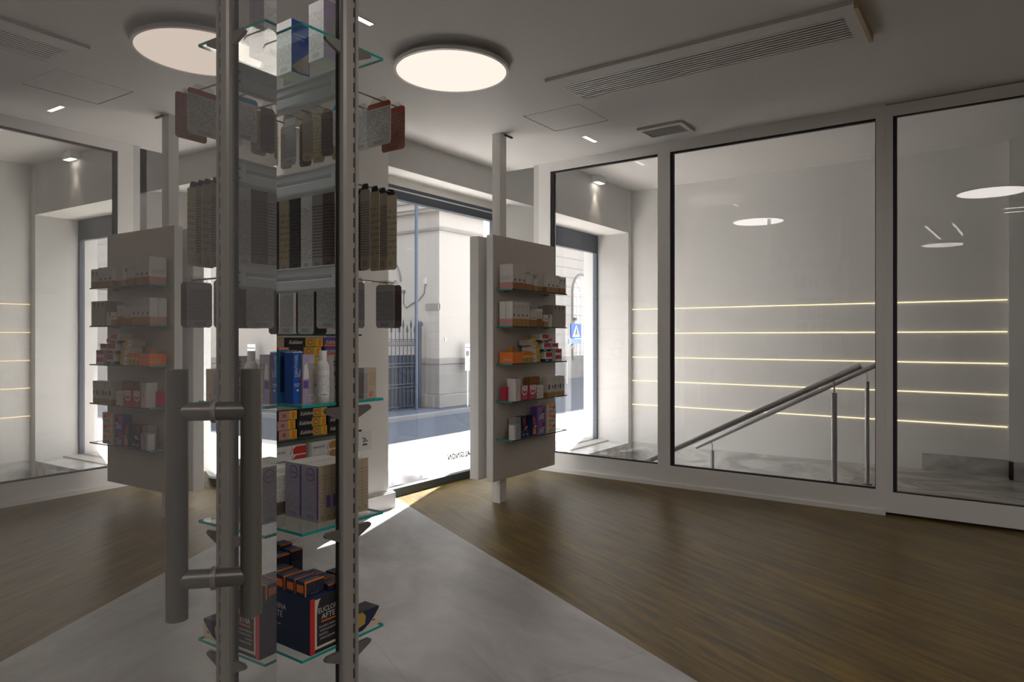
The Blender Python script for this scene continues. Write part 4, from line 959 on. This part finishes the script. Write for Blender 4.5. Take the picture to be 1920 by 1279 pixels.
m = MB(); m.box(cx - .65, cx + .65, -.006, 0, .74, 3.1, 'grey'); m.prism([(cx + .65 * math.cos(PI * i / 16), 3.1 + .65 * math.sin(PI * i / 16)) for i in range(17)], 1, -.006, 0, 'grey')
for x in (-.32, 0, .32): m.box(cx + x - .025, cx + x + .025, -.03, -.006, .74, 3.1, 'panel_edge')
for z in (1.4, 2.3, 3.08): m.box(cx - .65, cx + .65, -.03, -.006, z, z + .04, 'panel_edge')
for a in (PI * .25, PI * .5, PI * .75): m.hexa([(cx - .02, -.03, 3.1), (cx + .02, -.03, 3.1), (cx + .02, -.006, 3.1), (cx - .02, -.006, 3.1), (cx + .63 * math.cos(a) - .02, -.03, 3.1 + .63 * math.sin(a)), (cx + .63 * math.cos(a) + .02, -.03, 3.1 + .63 * math.sin(a)), (cx + .63 * math.cos(a) + .02, -.006, 3.1 + .63 * math.sin(a)), (cx + .63 * math.cos(a) - .02, -.006, 3.1 + .63 * math.sin(a))], 'panel_edge')
m.build('window_panes', fr)
# crossing sign
t = thing('pedestrian_crossing_sign', 'blue pedestrian crossing sign with white triangle on bent grey pole', 'road sign', (19.0, 11.2, -.03))
m = MB(); m.tube([(-.18, .05, 0), (-.18, .05, .75), (.05, .05, 1.1), (.28, .05, 1.28), (.28, .05, 1.5)], .03, 'grey', 8); m.build('sign_pole', t, smooth=True)
m = MB(); m.box(-.02, .60, -.02, .02, 1.44, 1.90, 'blue'); pl = m.build('sign_panel', t)
m = MB(); m.prism([(.06, 1.48), (.52, 1.48), (.29, 1.86)], 1, -.026, -.02, 'sign_white'); m.build('sign_triangle', pl)
m = MB(); m.prism([(.26, 1.75), (.32, 1.75), (.33, 1.65), (.39, 1.52), (.35, 1.52), (.29, 1.6), (.23, 1.52), (.19, 1.52), (.25, 1.65)], 1, -.032, -.026, 'black'); m.prism([(.29 + .022 * math.cos(a), 1.78 + .022 * math.sin(a)) for a in [2 * PI * i / 10 for i in range(10)]], 1, -.032, -.026, 'black'); m.build('walking_figure', pl)
m = MB(); m.box(-.15, .6, -.02, .02, 1.26, 1.42, 'blue_car'); m.build('lower_plate', t)
m = MB(); m.box(.15, .42, -.06, .06, 1.92, 2.0, 'grey'); m.box(.2, .3, -.05, .05, 2.0, 2.1, 'ink'); m.build('lamp_unit', t)
w = MB(); w.box(19.0, 20.4, 12.655, 12.668, .10, .42, 'steel_blue', {2: 'blue_car'})
tag(w.build('cellar_grille'), 'blue rectangular cellar hatch low in the far facade', 'hatch')
# crumpled white cloth by the threshold
t = MB(); n = 14
gr = [[(4.62 + i * .62 / n, 4.72 + j * .34 / n, .012 + .10 * (max(0., math.sin(PI * i / n)) * max(0., math.sin(PI * j / n))) ** .45 * (1 + .12 * math.sin(i * .9 + j * .5)) + .006 * math.sin(j * 1.3 + i * .6)) for i in range(n + 1)] for j in range(n + 1)]
for j in range(n):
    for i in range(n): t.poly([gr[j][i], gr[j][i + 1], gr[j + 1][i + 1], gr[j + 1][i]], 'flap')
t.poly([(4.62, 4.72, -.001), (4.62, 5.06, -.001), (5.24, 5.06, -.001), (5.24, 4.72, -.001)], 'flap')
tag(t.build('crumpled_cloth', smooth=True), 'crumpled white cloth lying on the sunny pavement just outside the window', 'cloth')

# ------------------------------------------------------------------ light
wd = bpy.data.worlds.new('sky'); SC.world = wd; wd.use_nodes = True; nt = wd.node_tree; nt.nodes.clear()
o = nt.nodes.new('ShaderNodeOutputWorld'); bg = nt.nodes.new('ShaderNodeBackground')
tc = nt.nodes.new('ShaderNodeTexCoord'); sx = nt.nodes.new('ShaderNodeSeparateXYZ'); cr = nt.nodes.new('ShaderNodeValToRGB')
nt.links.new(tc.outputs['Generated'], sx.inputs[0]); nt.links.new(sx.outputs[2], cr.inputs[0])
cr.color_ramp.elements[0].color = (1., .97, .93, 1); cr.color_ramp.elements[1].color = (.78, .87, 1., 1)
nt.links.new(cr.outputs[0], bg.inputs[0]); bg.inputs[1].default_value = 2.9; nt.links.new(bg.outputs[0], o.inputs[0])
sun = bpy.data.lights.new('sun', 'SUN'); sun.energy = 27.0; sun.angle = math.radians(.6); sun.color = (1., .97, .95)
so = bpy.data.objects.new('sun', sun); COL.objects.link(so)
el = math.radians(43); tr = Vector((-.935 * math.cos(el), -.36 * math.cos(el), -math.sin(el)))
so.rotation_euler = tr.to_track_quat('-Z', 'Y').to_euler(); so.location = (10, 8, 12)
sp = bpy.data.lights.new('spotlight_beam', 'SPOT'); sp.energy = 5; sp.color = (1., .85, .68); sp.spot_size = math.radians(50); sp.spot_blend = .6; sp.shadow_soft_size = .04
s2 = bpy.data.objects.new('spotlight_beam', sp); COL.objects.link(s2); s2.location = (7.72, 4.14, 3.365); s2.rotation_euler = (.12, 0, 0)

# ------------------------------------------------------------------ camera
cam = bpy.data.cameras.new('camera'); cam.sensor_width = 36; cam.lens = 36 * 1295 / 1920; cam.shift_y = -6.5 / 1920; cam.clip_start = .01
co = bpy.data.objects.new('camera', cam); COL.objects.link(co); co.location = (0, 0, 1.43)
co.rotation_euler = (PI / 2, 0, -math.atan2(.8151, .5793)); SC.camera = co
SC.view_settings.view_transform = 'Standard'; SC.view_settings.look = 'None'; SC.view_settings.gamma = 1; SC.view_settings.use_curve_mapping = False
SC.view_settings.exposure = 0.68
SC.cycles.max_bounces = 10; SC.cycles.transparent_max_bounces = 16; SC.cycles.diffuse_bounces = 6; SC.cycles.use_denoising = True
SC.cycles.caustics_reflective = False; SC.cycles.sample_clamp_indirect = 8
